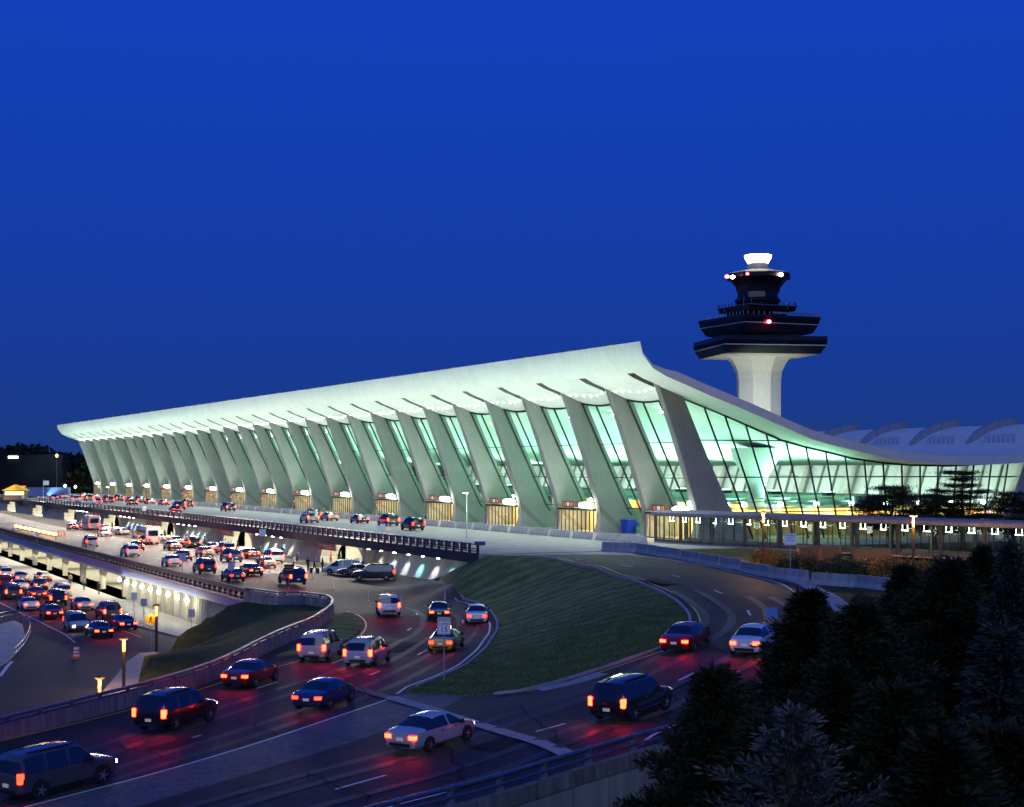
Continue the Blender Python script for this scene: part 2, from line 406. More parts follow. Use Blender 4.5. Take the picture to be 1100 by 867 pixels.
# ---- lower level road, pavement, kerb
def flat(name, pts, z, m, th=.0):
    mb = MB()
    if th: mb.prism([(p[0], p[1]) for p in pts], z - th, z, axis='z')
    else: mb.add([(p[0], p[1], z) for p in pts], [tuple(range(len(pts)))])
    return struct(mb.build(name, m))
LH = EYE - LOW
def PL(x, y): return P(x, y, LH)
lowroad = [(8, 90), (40, 112)] + [PL(*q) for q in ((150, 745), (160, 722), (180, 703), (207, 690))] + [(BX, 164), (BX, 420), (-10, 420), (-40, 90)]
flat('lower_road', lowroad, LOW + .01, asphalt)
flat('lower_pavement', [PL(207, 689), PL(183, 683), PL(165, 678)] + [(36.5, 172), (36.5, 420), (BX + 3, 420), (BX + 3, 163)], LOW + .16, conc_road, .2)
flat('lit_footpath', [PL(*q) for q in ((104, 752), (120, 733), (137, 712), (150, 703), (166, 702), (178, 705), (170, 716), (156, 735), (148, 752))], LOW + .14, mat('footpath', (.4, .36, .3), .8, var=.2, scale=2), .16)
# sloping bank between the lower pavement and the ramp
bankp = [(BX, 148.5), (BX, 153.6), (BX, 164.)] + [PL(*q) for q in ((205, 691), (180, 705), (172, 716), (158, 735), (140, 775))]
i0 = min(range(len(PAR)), key=lambda i: math.dist(PAR[i], G(150, 757)))
bankp += PAR[i0:-1]
zc = {}
bz = [MID, -5.8, LOW] + [LOW + .02] * 5 + [T(*p) - .05 for p in PAR[i0:-1]]
barr = np.array(bankp)
bzz = np.array(bz)
def Tb(x, y):
    d = ((barr - (x, y)) ** 2).sum(1); i = int(np.argmin(d))
    if d[i] < 1e-3: return float(bzz[i])
    w = 1 / (d ** 1.5); return float((w * bzz).sum() / w.sum())
mb = region([bankp], 1.4, Tb, None)[0]
struct(mb.build('grass_bank', mat('bank grass', (.07, .085, .028), .9, col2=(.025, .04, .012), scale=1.2, bump=.8, spec=.1), smooth='all'))

# ================================================================== MARKINGS
def stripe(path, w, m, name, z=.032, zf=T, dash=None):
    """painted line along a world path; dash=(on, off)"""
    mb = MB(); p = [np.array(q, float) for q in path]
    acc = 0.; run = []
    def flush(run):
        if len(run) > 1:
            vs, fs = [], []
            for i, q in enumerate(run):
                a, b = run[max(i - 1, 0)], run[min(i + 1, len(run) - 1)]; d = b - a; d /= (np.linalg.norm(d) or 1); nrm = np.array((-d[1], d[0]))
                for s in (-1, 1):
                    e = q + nrm * s * w / 2; vs.append((e[0], e[1], zf(q[0], q[1]) + z))
            fs = [(2 * i, 2 * i + 1, 2 * i + 3, 2 * i + 2) for i in range(len(run) - 1)]
            mb.add(vs, fs)
    # resample to .5 m
    q = []
    for i in range(len(p) - 1):
        n = max(1, int(np.linalg.norm(p[i + 1] - p[i]) / .6))
        q += [p[i] + (p[i + 1] - p[i]) * k / n for k in range(n)]
    q.append(p[-1])
    if not dash: flush(q)
    else:
        d = 0.; cur = []
        for i in range(len(q)):
            if i: d += np.linalg.norm(q[i] - q[i - 1])
            if d % (dash[0] + dash[1]) < dash[0]: cur.append(q[i])
            else: flush(cur); cur = []
        flush(cur)
    return struct(mb.build(name, m))
def offset(path, d):
    out = []
    for i, p in enumerate(path):
        a, b = path[max(i - 1, 0)], path[min(i + 1, len(path) - 1)]; dx, dy = b[0] - a[0], b[1] - a[1]; l = math.hypot(dx, dy) or 1
        out.append((p[0] - dy / l * d, p[1] + dx / l * d))
    return out
stripe(L_EDGE[:-1], .16, white_p, 'white_edge_line')
stripe(offset(L_LOOP, .5)[:-7], .16, white_p, 'white_edge_line')
L_D1 = GS([(-40, 858), (40, 838), (155, 808), (260, 776), (370, 736), (440, 708), (480, 687), (497, 670), (488, 657), (455, 646)], 2.)
L_D2 = GS([(-40, 826), (60, 804), (160, 775), (270, 742), (360, 712), (420, 685), (447, 668), (440, 655), (400, 645)], 2.)
stripe(L_D1, .14, white_p, 'lane_dashes', dash=(3., 9.))
stripe(L_D2, .14, white_p, 'lane_dashes', dash=(3., 9.))
stripe(GS([(-40, 806), (80, 778), (180, 752), (260, 727), (330, 708), (372, 692), (392, 677), (390, 665), (372, 657)], 2.), .14, yellow_p, 'yellow_edge_line')
stripe([p for p in offset(R_IN[i_g + 2:], -.55)], .14, yellow_p, 'yellow_edge_line')
R_D1 = GS([(60, 936), (160, 905), (300, 866), (402, 837), (598, 780.5), (715, 738), (780, 704), (806, 678), (803, 656), (778, 639), (740, 624), (690, 611), (620, 601)], 2.)
stripe(R_D1, .15, white_p, 'lane_dashes', dash=(3.2, 9.))
stripe([p for p in offset(R_OUT, 1.1)], .16, white_p, 'white_edge_line')
stripe(offset(RAIL, 2.2), .16, white_p, 'white_edge_line')
# pale concrete joint strip across both roads at the gore nose
stripe([G(418, 749), G(455, 760), G(500, 774), G(560, 792), G(612, 812)], .95, kerb_m, 'concrete_joint_strip', z=.034)
stripe([G(372, 737), G(395, 743), G(416, 749.5)], .8, mat('dark joint', (.12, .1, .1), .7), 'concrete_joint_strip', z=.034)
stripe([G(580, 742), G(625, 732), G(650, 724)], 1.3, kerb_m, 'concrete_joint_strip', z=.034)
ZL = lambda x, y: LOW + .01
stripe([PL(-30, 633), PL(0, 648), PL(40, 667), PL(70, 682), PL(81, 691)], .16, white_p, 'white_edge_line', zf=ZL)
stripe([PL(115, 672), PL(135, 679), PL(152, 685)], .14, white_p, 'lane_line', zf=ZL)
stripe([PL(0, 727), PL(8, 716), PL(13, 711)], .3, white_p, 'stop_line', zf=ZL)
for k in range(3): stripe([PL(20 + k * 13, 655 + k * 7), PL(34 + k * 12, 655 + k * 6.4)], .14, white_p, 'lane_line', zf=ZL)
ZM = lambda x, y: MID + .012
for xx in (47.2, 51.2, 55.2): stripe([(xx, 187), (xx, 420)], .14, white_p, 'lane_dashes', dash=(3, 9), zf=ZM)
ZU = lambda x, y: .02
for xx in (71, 75, 79): stripe([(xx, 150), (xx, 560)], .14, white_p, 'lane_dashes', dash=(3, 9), zf=ZU)

# kerbs
def kerb(path, name, w=.18, h=.14, zf=T, side=1, m=None):
    mb = MB(); rings = []
    o = offset(path, w * side)
    for p, q in zip(path, o):
        z = zf(*p); rings.append([(p[0], p[1], z - .1), (q[0], q[1], z - .1), (q[0], q[1], z + h), (p[0], p[1], z + h)])
    mb.loft(rings); return struct(mb.build(name, m or kerb_m))
kerb(L_LOOP[1:-7], 'kerb', side=-1); kerb(R_IN[i_g + 1:-2], 'kerb', side=1)
kerb(R_OUT[4:-2], 'concrete_gutter', w=1.3, h=.16, side=-1)
lens = GS([(296, 706), (330, 690), (359, 666), (374, 659), (387, 665), (388, 676), (370, 690), (336, 703), (296, 706)], 1.5)
mb = MB(); c = (sum(p[0] for p in lens) / len(lens), sum(p[1] for p in lens) / len(lens)); mb.add([(p[0], p[1], T(*p) + .1) for p in lens] + [(c[0], c[1], T(*c) + .25)] + [(p[0], p[1], T(*p) - .1) for p in lens],
    [(i, (i + 1) % len(lens), len(lens)) for i in range(len(lens))] + [(i, (i + 1) % len(lens), len(lens) + 1 + (i + 1) % len(lens), len(lens) + 1 + i) for i in range(len(lens))])
struct(mb.build('grass_wedge', grass_m, smooth=True))

# wheel paths polished by traffic, sealed cracks and patches
for c in (([(-40, 842), (60, 822), (155, 791), (260, 758), (370, 723), (430, 697), (462, 676), (464, 662), (448, 651)]), ([(-40, 875), (60, 850), (155, 822), (280, 783), (390, 744), (450, 716), (488, 692), (505, 671), (497, 657)]), ([(60, 915), (200, 875), (330, 838), (450, 805), (560, 768), (660, 735), (730, 700), (764, 678), (772, 662), (760, 650), (735, 634)]), ([(200, 915), (330, 878), (450, 846), (560, 810), (680, 768), (760, 728), (815, 695), (838, 672), (835, 655), (815, 641)])):
    pth = GS(c, 2.)
    for o_ in (-.85, .85): stripe(offset(pth, o_), .55, wear_m, 'wheel_path', z=.02)
r_ = random.Random(12)
def wiggle(x0, y0, x1, y1, n=9):
    a, b = G(x0, y0), G(x1, y1); return [(a[0] + (b[0] - a[0]) * k / n + r_.uniform(-.25, .25), a[1] + (b[1] - a[1]) * k / n + r_.uniform(-.25, .25)) for k in range(n + 1)]
for q in ((120, 800, 210, 820), (250, 770, 300, 790), (60, 800, 30, 850), (360, 720, 400, 745), (560, 760, 610, 800), (480, 800, 500, 840), (660, 720, 730, 755), (700, 640, 800, 640), (330, 830, 400, 860), (740, 690, 810, 710), (210, 760, 330, 735)): stripe(wiggle(*q), .09, patch_m, 'sealed_crack', z=.04)
for a, b, w_ in (((170, 806), (215, 794), 1.6), ((520, 806), (560, 794), 1.8), ((700, 622), (725, 628), 1.8), ((420, 700), (440, 690), 1.5)): stripe([G(*a), G(*b)], w_, patch_m, 'asphalt_patch', z=.026)
# ================================================================== TERMINAL
cool = (.42, 1., .7)
warm = (1., .78, .36)
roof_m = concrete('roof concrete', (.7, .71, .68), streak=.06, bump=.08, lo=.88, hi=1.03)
col_m = concrete('column concrete', (.25, .25, .242), joint=('DIAGONAL', .042), streak=.06, lo=.86, hi=1.06)
frame_m = mat('dark bronze frame', (.012, .02, .018), .4, spec=.4)
glz = glass('window glass', (.8, .95, .9))
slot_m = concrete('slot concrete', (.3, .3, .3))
UP = [(90.8, 23.15), (91.15, 21.8), (92.5, 20.25), (94.2, 19.4), (96.8, 18.5), (99.4, 17.55), (103.5, 16.2), (107.6, 14.8), (111.2, 13.5), (114.5, 12.35), (118, 11.55), (121.5, 10.9), (125, 10.2), (128.9, 9.7), (134.4, 9.3), (141, 9.2), (148, 9.5), (152, 10.2), (155.5, 11.4), (158.5, 12.9), (161, 14.0), (163.3, 14.8)]
def U(x):
    if x <= UP[0][0]: return UP[0][1]
    for a, b in zip(UP, UP[1:]):
        if x <= b[0]: return a[1] + (b[1] - a[1]) * (x - a[0]) / (b[0] - a[0])
    return UP[-1][1]
def TK(x): return .14 + .95 * min(1, max(0, (x - 90.8) / 5)) if x < 150 else .14 + .95 * min(1, max(0, (164 - x) / 5))
def SAG(x, y):
    t = ((y - Y0) / BAY) % 1.0
    if y < Y0 or y > YE: t = 0
    k = 1 - abs(x - 100.5) / (5.5 if x < 100.5 else 12)
    return .6 * max(0, k) * 4 * t * (1 - t)
TR = empty('terminal_building', (104, Y0 + 180, 0))
tag(TR, 'long airport terminal with swooping concrete roof and outward leaning columns, glowing green inside', 'airport terminal')
# roof
def glassX(z): return 107.8 - .4909 * z
xs = []
for a, b in zip(UP, UP[1:]):
    n = max(1, int((b[0] - a[0]) / 1.1)); xs += [a[0] + (b[0] - a[0]) * k / n for k in range(n)]
xs.append(UP[-1][0])
for q in (93.0, 96.7): xs.append(q)
xs = sorted(set(round(x, 3) for x in xs))
# smooth the underside profile a little
prof = {x: U(x) for x in xs}
ys = [Y0 - .5 * BAY, Y0 - .25 * BAY]
for n in range(NB + 1):
    yc = Y0 + n * BAY; ys += [yc - .85, yc + .85]
    if n < NB: ys += [yc + BAY * k / 8 for k in range(1, 8)]
ys += [YE + .25 * BAY, YE + .5 * BAY]
ys = sorted(ys); ys[0] = Y0 - 6.1; nx, ny = len(xs), len(ys)
mb = MB(); bot = {}; top = {}
for j, y in enumerate(ys):
    for i, x in enumerate(xs):
        bot[i, j] = len(mb.v); mb.v.append((x, y, prof[x] - SAG(x, y)))
for j, y in enumerate(ys):
    for i, x in enumerate(xs):
        top[i, j] = len(mb.v); mb.v.append((x, y, prof[x] + TK(x) - .4 * SAG(x, y)))
def F(*q, mi=0): mb.f.append(q); mb.m.append(mi)
for j in range(ny - 1):
    for i in range(nx - 1):
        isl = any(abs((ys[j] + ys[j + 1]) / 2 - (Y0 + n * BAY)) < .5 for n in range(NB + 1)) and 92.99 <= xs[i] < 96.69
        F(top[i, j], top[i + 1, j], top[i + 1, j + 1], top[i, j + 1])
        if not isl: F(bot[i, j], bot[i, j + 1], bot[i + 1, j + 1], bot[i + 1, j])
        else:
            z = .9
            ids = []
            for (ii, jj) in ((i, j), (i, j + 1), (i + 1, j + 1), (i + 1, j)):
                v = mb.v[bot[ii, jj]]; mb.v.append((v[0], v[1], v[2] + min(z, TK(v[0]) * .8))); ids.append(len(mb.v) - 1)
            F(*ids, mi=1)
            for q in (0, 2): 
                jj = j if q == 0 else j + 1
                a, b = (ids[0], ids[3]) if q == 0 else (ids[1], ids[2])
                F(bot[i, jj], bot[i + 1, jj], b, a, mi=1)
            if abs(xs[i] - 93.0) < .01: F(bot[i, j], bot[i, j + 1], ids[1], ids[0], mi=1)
for j in range(ny - 1):
    F(bot[0, j], top[0, j], top[0, j + 1], bot[0, j + 1]); F(bot[nx - 1, j], bot[nx - 1, j + 1], top[nx - 1, j + 1], top[nx - 1, j])
for i in range(nx - 1):
    F(bot[i, 0], bot[i + 1, 0], top[i + 1, 0], top[i, 0]); F(bot[i, ny - 1], top[i, ny - 1], top[i + 1, ny - 1], bot[i + 1, ny - 1])
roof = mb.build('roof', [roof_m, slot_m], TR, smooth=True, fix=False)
# fittings along the lip
fm = None
for n in range(NB + 1):
    y = Y0 + n * BAY + (2.0 if n == 0 else 0)
    m_ = MB(); m_.box(-.22, .22, -.35, .35, 0, .34); m_.box(-.3, .3, -.12, .12, .34, .42)
    if fm is None: f0 = m_.build('lightning_fitting', mat('roof fitting', (.2, .22, .22), .5), TR, world=False); fm = f0
    else: f0 = fm.copy(); COL.objects.link(f0); f0.parent = TR
    f0.location = Vector((91.3, y, 23.2)) - TR.location

# columns (front)
def smooth_poly(pts, n=5):
    return spline(pts, 1.0) if n else pts
front = [(101.7, 0), (102.05, 1.2), (102.1, 2.4), (101.85, 3.8), (101.1, 6.2), (98.85, 12.7), (96.75, 18.2), (96.35, 19.3)]
back = [(99.7, 18.2), (100.1, 17.2), (102.5, 12.0), (105.3, 6.4), (107.2, 3), (108.6, 1.2), (109.8, 0)]
fr = spline(front, 1.2); bk = spline(back, 1.2)
def column_mesh(fr, bk, wt, wb, zmax):
    mb = MB(); pl = fr + bk
    rings = []
    for sgn, ins in ((-1, 0), (1, 0)):
        rings.append([(p[0], sgn * (wb + (wt - wb) * min(1, p[1] / zmax) + (.5 * max(0, 1 - p[1] / 2.5) ** 2)) / 2, p[1]) for p in pl])
    # strips between front and back so that the side faces shade evenly
    nf, nb_ = len(fr), len(bk); K = 12
    def at(c, t):
        u = t * (len(c) - 1); i = min(int(u), len(c) - 2); f = u - i; return (c[i][0] + (c[i + 1][0] - c[i][0]) * f, c[i][1] + (c[i + 1][1] - c[i][1]) * f)
    bkr = bk[::-1]
    R4 = []
    for k in range(K + 1):
        t = k / K; a, b = at(fr, t), at(bkr, t)
        def w(z): return (wb + (wt - wb) * min(1, z / zmax) + .5 * max(0, 1 - z / 2.5) ** 2) / 2
        ch = .09
        R4.append([(a[0] + ch, -w(a[1]), a[1]), (b[0], -w(b[1]), b[1]), (b[0], w(b[1]), b[1]), (a[0] + ch, w(a[1]), a[1]), (a[0], w(a[1]) - ch, a[1]), (a[0], -w(a[1]) + ch, a[1])])
    mb.loft(R4); return mb
c0 = column_mesh(fr, bk, 1.0, 1.35, 19).build('column', col_m, TR, smooth=True, world=False)
for n in range(NB + 1):
    c = c0 if n == 0 else c0.copy()
    if n: COL.objects.link(c); c.parent = TR
    c.location = Vector((0, Y0 + n * BAY, 0)) - TR.location
rf = spline([(149.0, 0), (149.3, 1.5), (150.5, 3.4), (153.5, 9.6), (154.8, 11.6)], 1.); rb = spline([(158.3, 12.8), (157.2, 9.6), (155.4, 5), (154.6, 2), (155.0, 0)], 1.)
rcm = concrete('rear column concrete', (.55, .54, .5))
c1 = column_mesh(rf, rb, 1.2, 1.5, 12).build('rear_column', rcm, TR, smooth=True, world=False)
for n in range(NB + 1):
    c = c1 if n == 0 else c1.copy()
    if n: COL.objects.link(c); c.parent = TR
    c.location = Vector((0, Y0 + n * BAY, 0)) - TR.location

# window walls between the columns
def window_bay():
    mb = MB(); nY, nZ = 8, 1; a, b = .45, BAY - .45
    top = []
    for k in range(nY + 1):
        y = a + (b - a) * k / nY
        z = 17.8
        for _ in range(6): z = U(glassX(z)) - SAG(glassX(z), Y0 + y) - .03
        top.append((glassX(z), y, z))
    bz = .15; curve = [(109.6, .15), (108.5, .8), (107.5, 1.7), (glassX(3.), 3.)]
    for k in range(nY):
        y0, y1 = top[k][1], top[k + 1][1]
        for (p, q) in zip(curve, curve[1:]): mb.add([(p[0], y0, p[1]), (p[0], y1, p[1]), (q[0], y1, q[1]), (q[0], y0, q[1])], [(0, 1, 2, 3)])
        mb.add([(curve[-1][0], y0, 3.), (curve[-1][0], y1, 3.), top[k + 1], top[k]], [(0, 1, 2, 3)])
    fm = MB()
    def tp(y):
        z = 17.8
        for _ in range(6): z = U(glassX(z)) - SAG(glassX(z), Y0 + y) - .03
        return (glassX(z), y, z)
    for y, w in ((a + .12, .26), (BAY / 3 + .05, .12), (2 * BAY / 3 - .05, .12), (b - .12, .2)):
        pts = [(p[0] - .04, y, p[1]) for p in curve]; t = tp(y); pts.append((t[0] - .04, y, t[2]))
        for p, q in zip(pts, pts[1:]): fm.bar(p, q, w, .22, up=(1, 0, 0))
    for z in (12., 7.55, 3.4): fm.bar((glassX(z) - .03, a, z), (glassX(z) - .03, b, z), .16, .1)
    for p, q in zip(top, top[1:]): fm.bar((p[0] - .03, p[1], p[2] - .08), (q[0] - .03, q[1], q[2] - .08), .2, .22)
    return mb, fm
g, f = window_bay()
w0 = g.build('window', glz, TR, world=False); w0['label'] = 'leaning bay of green lit glass between columns'
f0 = f.build('window_frame', frame_m, w0, world=False)
for n in range(NB):
    w = w0 if n == 0 else w0.copy()
    if n:
        COL.objects.link(w); w.parent = TR
        f = f0.copy(); COL.objects.link(f); f.parent = w
    w.location = Vector((0, Y0 + n * BAY, 0)) - TR.location

# rear window wall, hall reflections put into its pale opaque colour
mb = MB(); blind = mat('pale window blind', (.42, .44, .42), .35, var=.12, scale=.3)
yy = Y0 + .3
fmr = MB()
for n in range(NB):
    a, b = Y0 + n * BAY + .8, Y0 + (n + 1) * BAY - .8
    mb.add([(151.2, a, .1), (151.2, b, .1), (154.3, b, 9.3), (154.3, a, 9.3)], [(0, 1, 2, 3)])
    mb.add([(154.3, a, 9.3), (154.3, b, 9.3), (155.6, b, 11.3), (155.6, a, 11.3)], [(0, 1, 2, 3)])
    for k in range(4):
        y = a + (b - a) * k / 3
        fmr.bar((151.0, y, .2), (154.1, y, 9.3), .22 if k % 3 else .5, .3, up=(1, 0, 0))
    for z in (3.4, 7.55): x = 151.1 + z * .335; fmr.bar((x, a, z), (x, b, z), .12, .12)
mb.build('rear_glazing', blind, TR); fmr.build('rear_window_frame', mat('rear frame', (.16, .18, .17), .5), TR)

# end window wall (near end)
endw = MB(); XS = [glassX(17.) + 1.6 + .0] + [103.2 + 3.0 * k for k in range(17)]
XS = [99.9] + [103.2 + 3.0 * k for k in range(17)] + [154.]
def leanf(x): return .49 * (1 - (x - 99) / 37.3)
def foot(x): return x + leanf(x) * U(x)
for a, b in zip(XS, XS[1:]):
    n = 4
    for k in range(n):
        p, q = a + (b - a) * k / n, a + (b - a) * (k + 1) / n
        endw.add([(foot(p), Y0, .05), (foot(q), Y0, .05), (q, Y0, U(q) - .02), (p, Y0, U(p) - .02)], [(0, 1, 2, 3)])
ew = endw.build('end_window', glz, TR); ew['label'] = 'end wall of glass with fanned mullions, lit green from inside'
fm = MB()
for i, x in enumerate(XS):
    if i == 0: continue
    fx = foot(x); fm.bar((fx, Y0, .05), (x, Y0, U(x) - .02), .13, .2)
    if i % 2: fm.bar((fx + .7, Y0 + .9, .05), (x + .15, Y0 + .25, U(x) - .02), .12, .12); 
    if i % 2:
        for z in (3.4, 7.7, 12.):
            if z < U(x) - .5: t = z / U(x); fm.bar((fx + (x - fx) * t, Y0, z), (fx + (x - fx) * t + .45, Y0 + .7, z), .06, .06)
for z in (3.4, 7.7, 12.2):
    xe = max(x for x in [101 + .1 * k for k in range(530)] if U(x) > z + .05)
    fm.bar((glassX(z) + .2, Y0, z), (xe, Y0, z), .11, .14)
for a, b in zip(XS, XS[1:]):
    for k in range(3):
        p, q = a + (b - a) * k / 3, a + (b - a) * (k + 1) / 3; fm.bar((p, Y0, U(p) - .1), (q, Y0, U(q) - .1), .24, .24)
fm.build('window_frame', frame_m, ew)
# far end wall solid
mb = MB(); pts = [(x, U(x) - .02) for x in xs if 99.5 < x < 157]; mb.prism([(157, .05), (108, .05)] + pts, YE - .1, YE + .1); mb.build('far_end_wall', glz, TR)

# ---------------------------------------------------------------- inside
mb = MB(); mb.box(104, 156, Y0 + .15, YE, .03, .07); mb.build('interior_floor', mat('terrazzo', (.32, .3, .26), .3, var=.15, scale=1), TR)
# central counters / bulkhead with sign band
bulk = mat('bulkhead', (.3, .4, .36), .5, var=.1, scale=.5)
mb = MB(); mb.box(128, 140, Y0 + 3, YE - 6, 4.0, 5.2); mb.box(126.5, 127.2, Y0 + 3, YE - 6, 4.7, 5.0); mb.box(125.4, 141, Y0 + 3, YE - 6, 3.86, 4.0)
for k in range(30): mb.box(129, 130, Y0 + 8 + 12.19 * k, Y0 + 9 + 12.19 * k, .07, 4.0)
mb.build('mezzanine', bulk, TR)
cols = [(1., .42, .06), (1., .62, .12), (.9, .25, .05), (1., .7, .3), (.35, .2, .5), (1., .5, .08)]
shops = [emat('shop sign %s' % 'abcdef'[i], c, 2.6) for i, c in enumerate(cols)]
mb = MB(); r = random.Random(3)
for y in [Y0 + 4 + 2.6 * k for k in range(28)]:
    mb.box(127.4, 127.8, y, y + 2.45, 2.5, 3.6, r.choice([0, 1, 1, 3, 5, 5, 2, 4, 0, 1]))
mb.build('ticket_counter_signs', shops, TR)
mb = MB(); mb.box(127.5, 128.2, Y0 + 4, Y0 + 77, .07, 2.4); mb.build('counter_wall', mat('counter wall', (.5, .38, .2), .6, var=.3, scale=1.), TR)
mb = MB()
for x in [109 + 2.6 * k for k in range(17)]: mb.box(x, x + .35, Y0 + 3.4, Y0 + 4.2, 2.5, 3.55, r.randrange(6)); mb.box(x + .4, x + 2.4, Y0 + 3.4, Y0 + 3.8, 2.7, 3.5, r.choice([0, 1, 1, 3, 5]))
mb.build('shop_signs', shops, TR)
mb = MB(); mb.box(107.6, 152, Y0 + 4, Y0 + 4.6, 3.62, 3.9); mb.box(109, 150, Y0 + 6, Y0 + 8, 4.8, 5.0); mb.box(110, 150, Y0 + 3.6, Y0 + 4, 4.5, 4.66); mb.build('gallery_beam', bulk, TR)
mb = MB(); mb.box(109, 151, Y0 + 8, Y0 + 9, .1, 2.4); mb.build('shop_fronts', mat('shop front', (.42, .3, .16), .6, var=.4, scale=1.2), TR)
# drain funnel
mb = MB(); c = (117.2, Y0 + 9.5, 0)
mb.lathe([(1.25, .1), (1.0, 3), (1.1, 6.0), (1.5, 7.4), (2.2, 8.8), (3.0, 10.0), (3.3, U(117) - .35)], c, 24)
fn = mb.build('roof_drain_funnel', mat('funnel white', (.7, .72, .7), .6), TR, smooth=True)
# uplights and their light
cup = emat('cool lamp glow', (.5, 1., .78), 14)
hw = emat('lamp glow', (.86, 1., .93), 26)
lamp_mb = MB(); lamp_mb.box(-.7, .7, -.5, .5, 0, .5); lamp_mb.box(-.62, .62, -.42, .42, .5, .56, 1)
l0 = None
for n in range(NB):
    lo = Vector((126.2, Y0 + (n + .5) * BAY, 5.2)) - TR.location
    if l0 is None: l0 = lamp_mb.build('uplight', [frame_m, cup], TR, world=False); q = l0
    else: q = l0.copy(); COL.objects.link(q); q.parent = TR
    q.location = lo
def ilight(y, x, z, e, sy, tgt): area((x, y, z), (x + tgt[0], y + tgt[1], z + tgt[2]), e, 6, sy, cool, 170, 'uplight_light')
for n in range(0, 6): ilight(Y0 + (n + .5) * BAY, 122, 5.9, 3600 if n == 0 else 2900, 8, (-.5, 0, 1))
for n in range(7, NB, 4): ilight(Y0 + (n + 1) * BAY, 122, 5.9, 9500, 40, (-.5, 0, 1))
for n in range(0, 15): area((146, Y0 + (n + .5) * BAY, 6.), (152, Y0 + (n + .5) * BAY, 7), 1300, 4, 8, (.82, 1., .88), 170, 'rear_light')
area((120, Y0 + 20, 3.4), (120, Y0 + 20, 0), 600, 20, 20, (1, .85, .5), 170, 'counter_light')
# ceiling floods seen through the glass
flood = MB(); flood.lathe([(.28, 0), (.34, .12), (.3, .2)], n=12); fl0 = None; r = random.Random(5)
for n in range(0, 22):
    for k in range(3):
        y = Y0 + (n + .28 + .17 * k) * BAY; x = 101.8 + .5 * (k % 2); z = U(x) - SAG(x, y) - .55 - .25 * (k == 1)
        if fl0 is None: fl0 = flood.build('ceiling_flood', hw, TR, world=False); q = fl0
        else: q = fl0.copy(); COL.objects.link(q); q.parent = TR
        q.location = Vector((x, y, z)) - TR.location
# row of globes low in the hall
gl = MB(); gl.lathe([(.05, -.3), (.26, -.22), (.34, 0), (.26, .2), (.05, .28)], n=12); g0 = None
for k in range(8):
    p = (111 + 5.5 * k, Y0 + 3.0, 4.25) 
    if g0 is None: g0 = gl.build('hall_lamp', hw, TR, world=False); q = g0
    else: q = g0.copy(); COL.objects.link(q); q.parent = TR
    q.location = Vector(p) - TR.location
for k in range(10):
    q = g0.copy(); COL.objects.link(q); q.parent = TR; q.location = Vector((110.5, Y0 + 6 + 9 * k, 4.2)) - TR.location

# soffit lamps: six under the roof in front of each window bay
sl = MB(); sl.lathe([(.11, 0), (.14, .06), (.14, .1)], n=10)
s0 = None; rest = MB()
for n in range(NB):
    for k in range(6):
        y = Y0 + (n + .16 + .135 * k) * BAY; x = 96.9 + .25 * math.sin(k); z = U(x) - SAG(x, y) - .1
        if n < 16:
            if s0 is None: s0 = sl.build('soffit_lamp', hw, TR, world=False); q = s0
            else: q = s0.copy(); COL.objects.link(q); q.parent = TR
            q.location = Vector((x, y, z)) - TR.location
        else: rest.lathe([(.11, 0), (.14, .06), (.14, .1)], (x, y, z), 8)
q = rest.build('distant_soffit_lamps', hw, TR); q['kind'] = 'stuff'

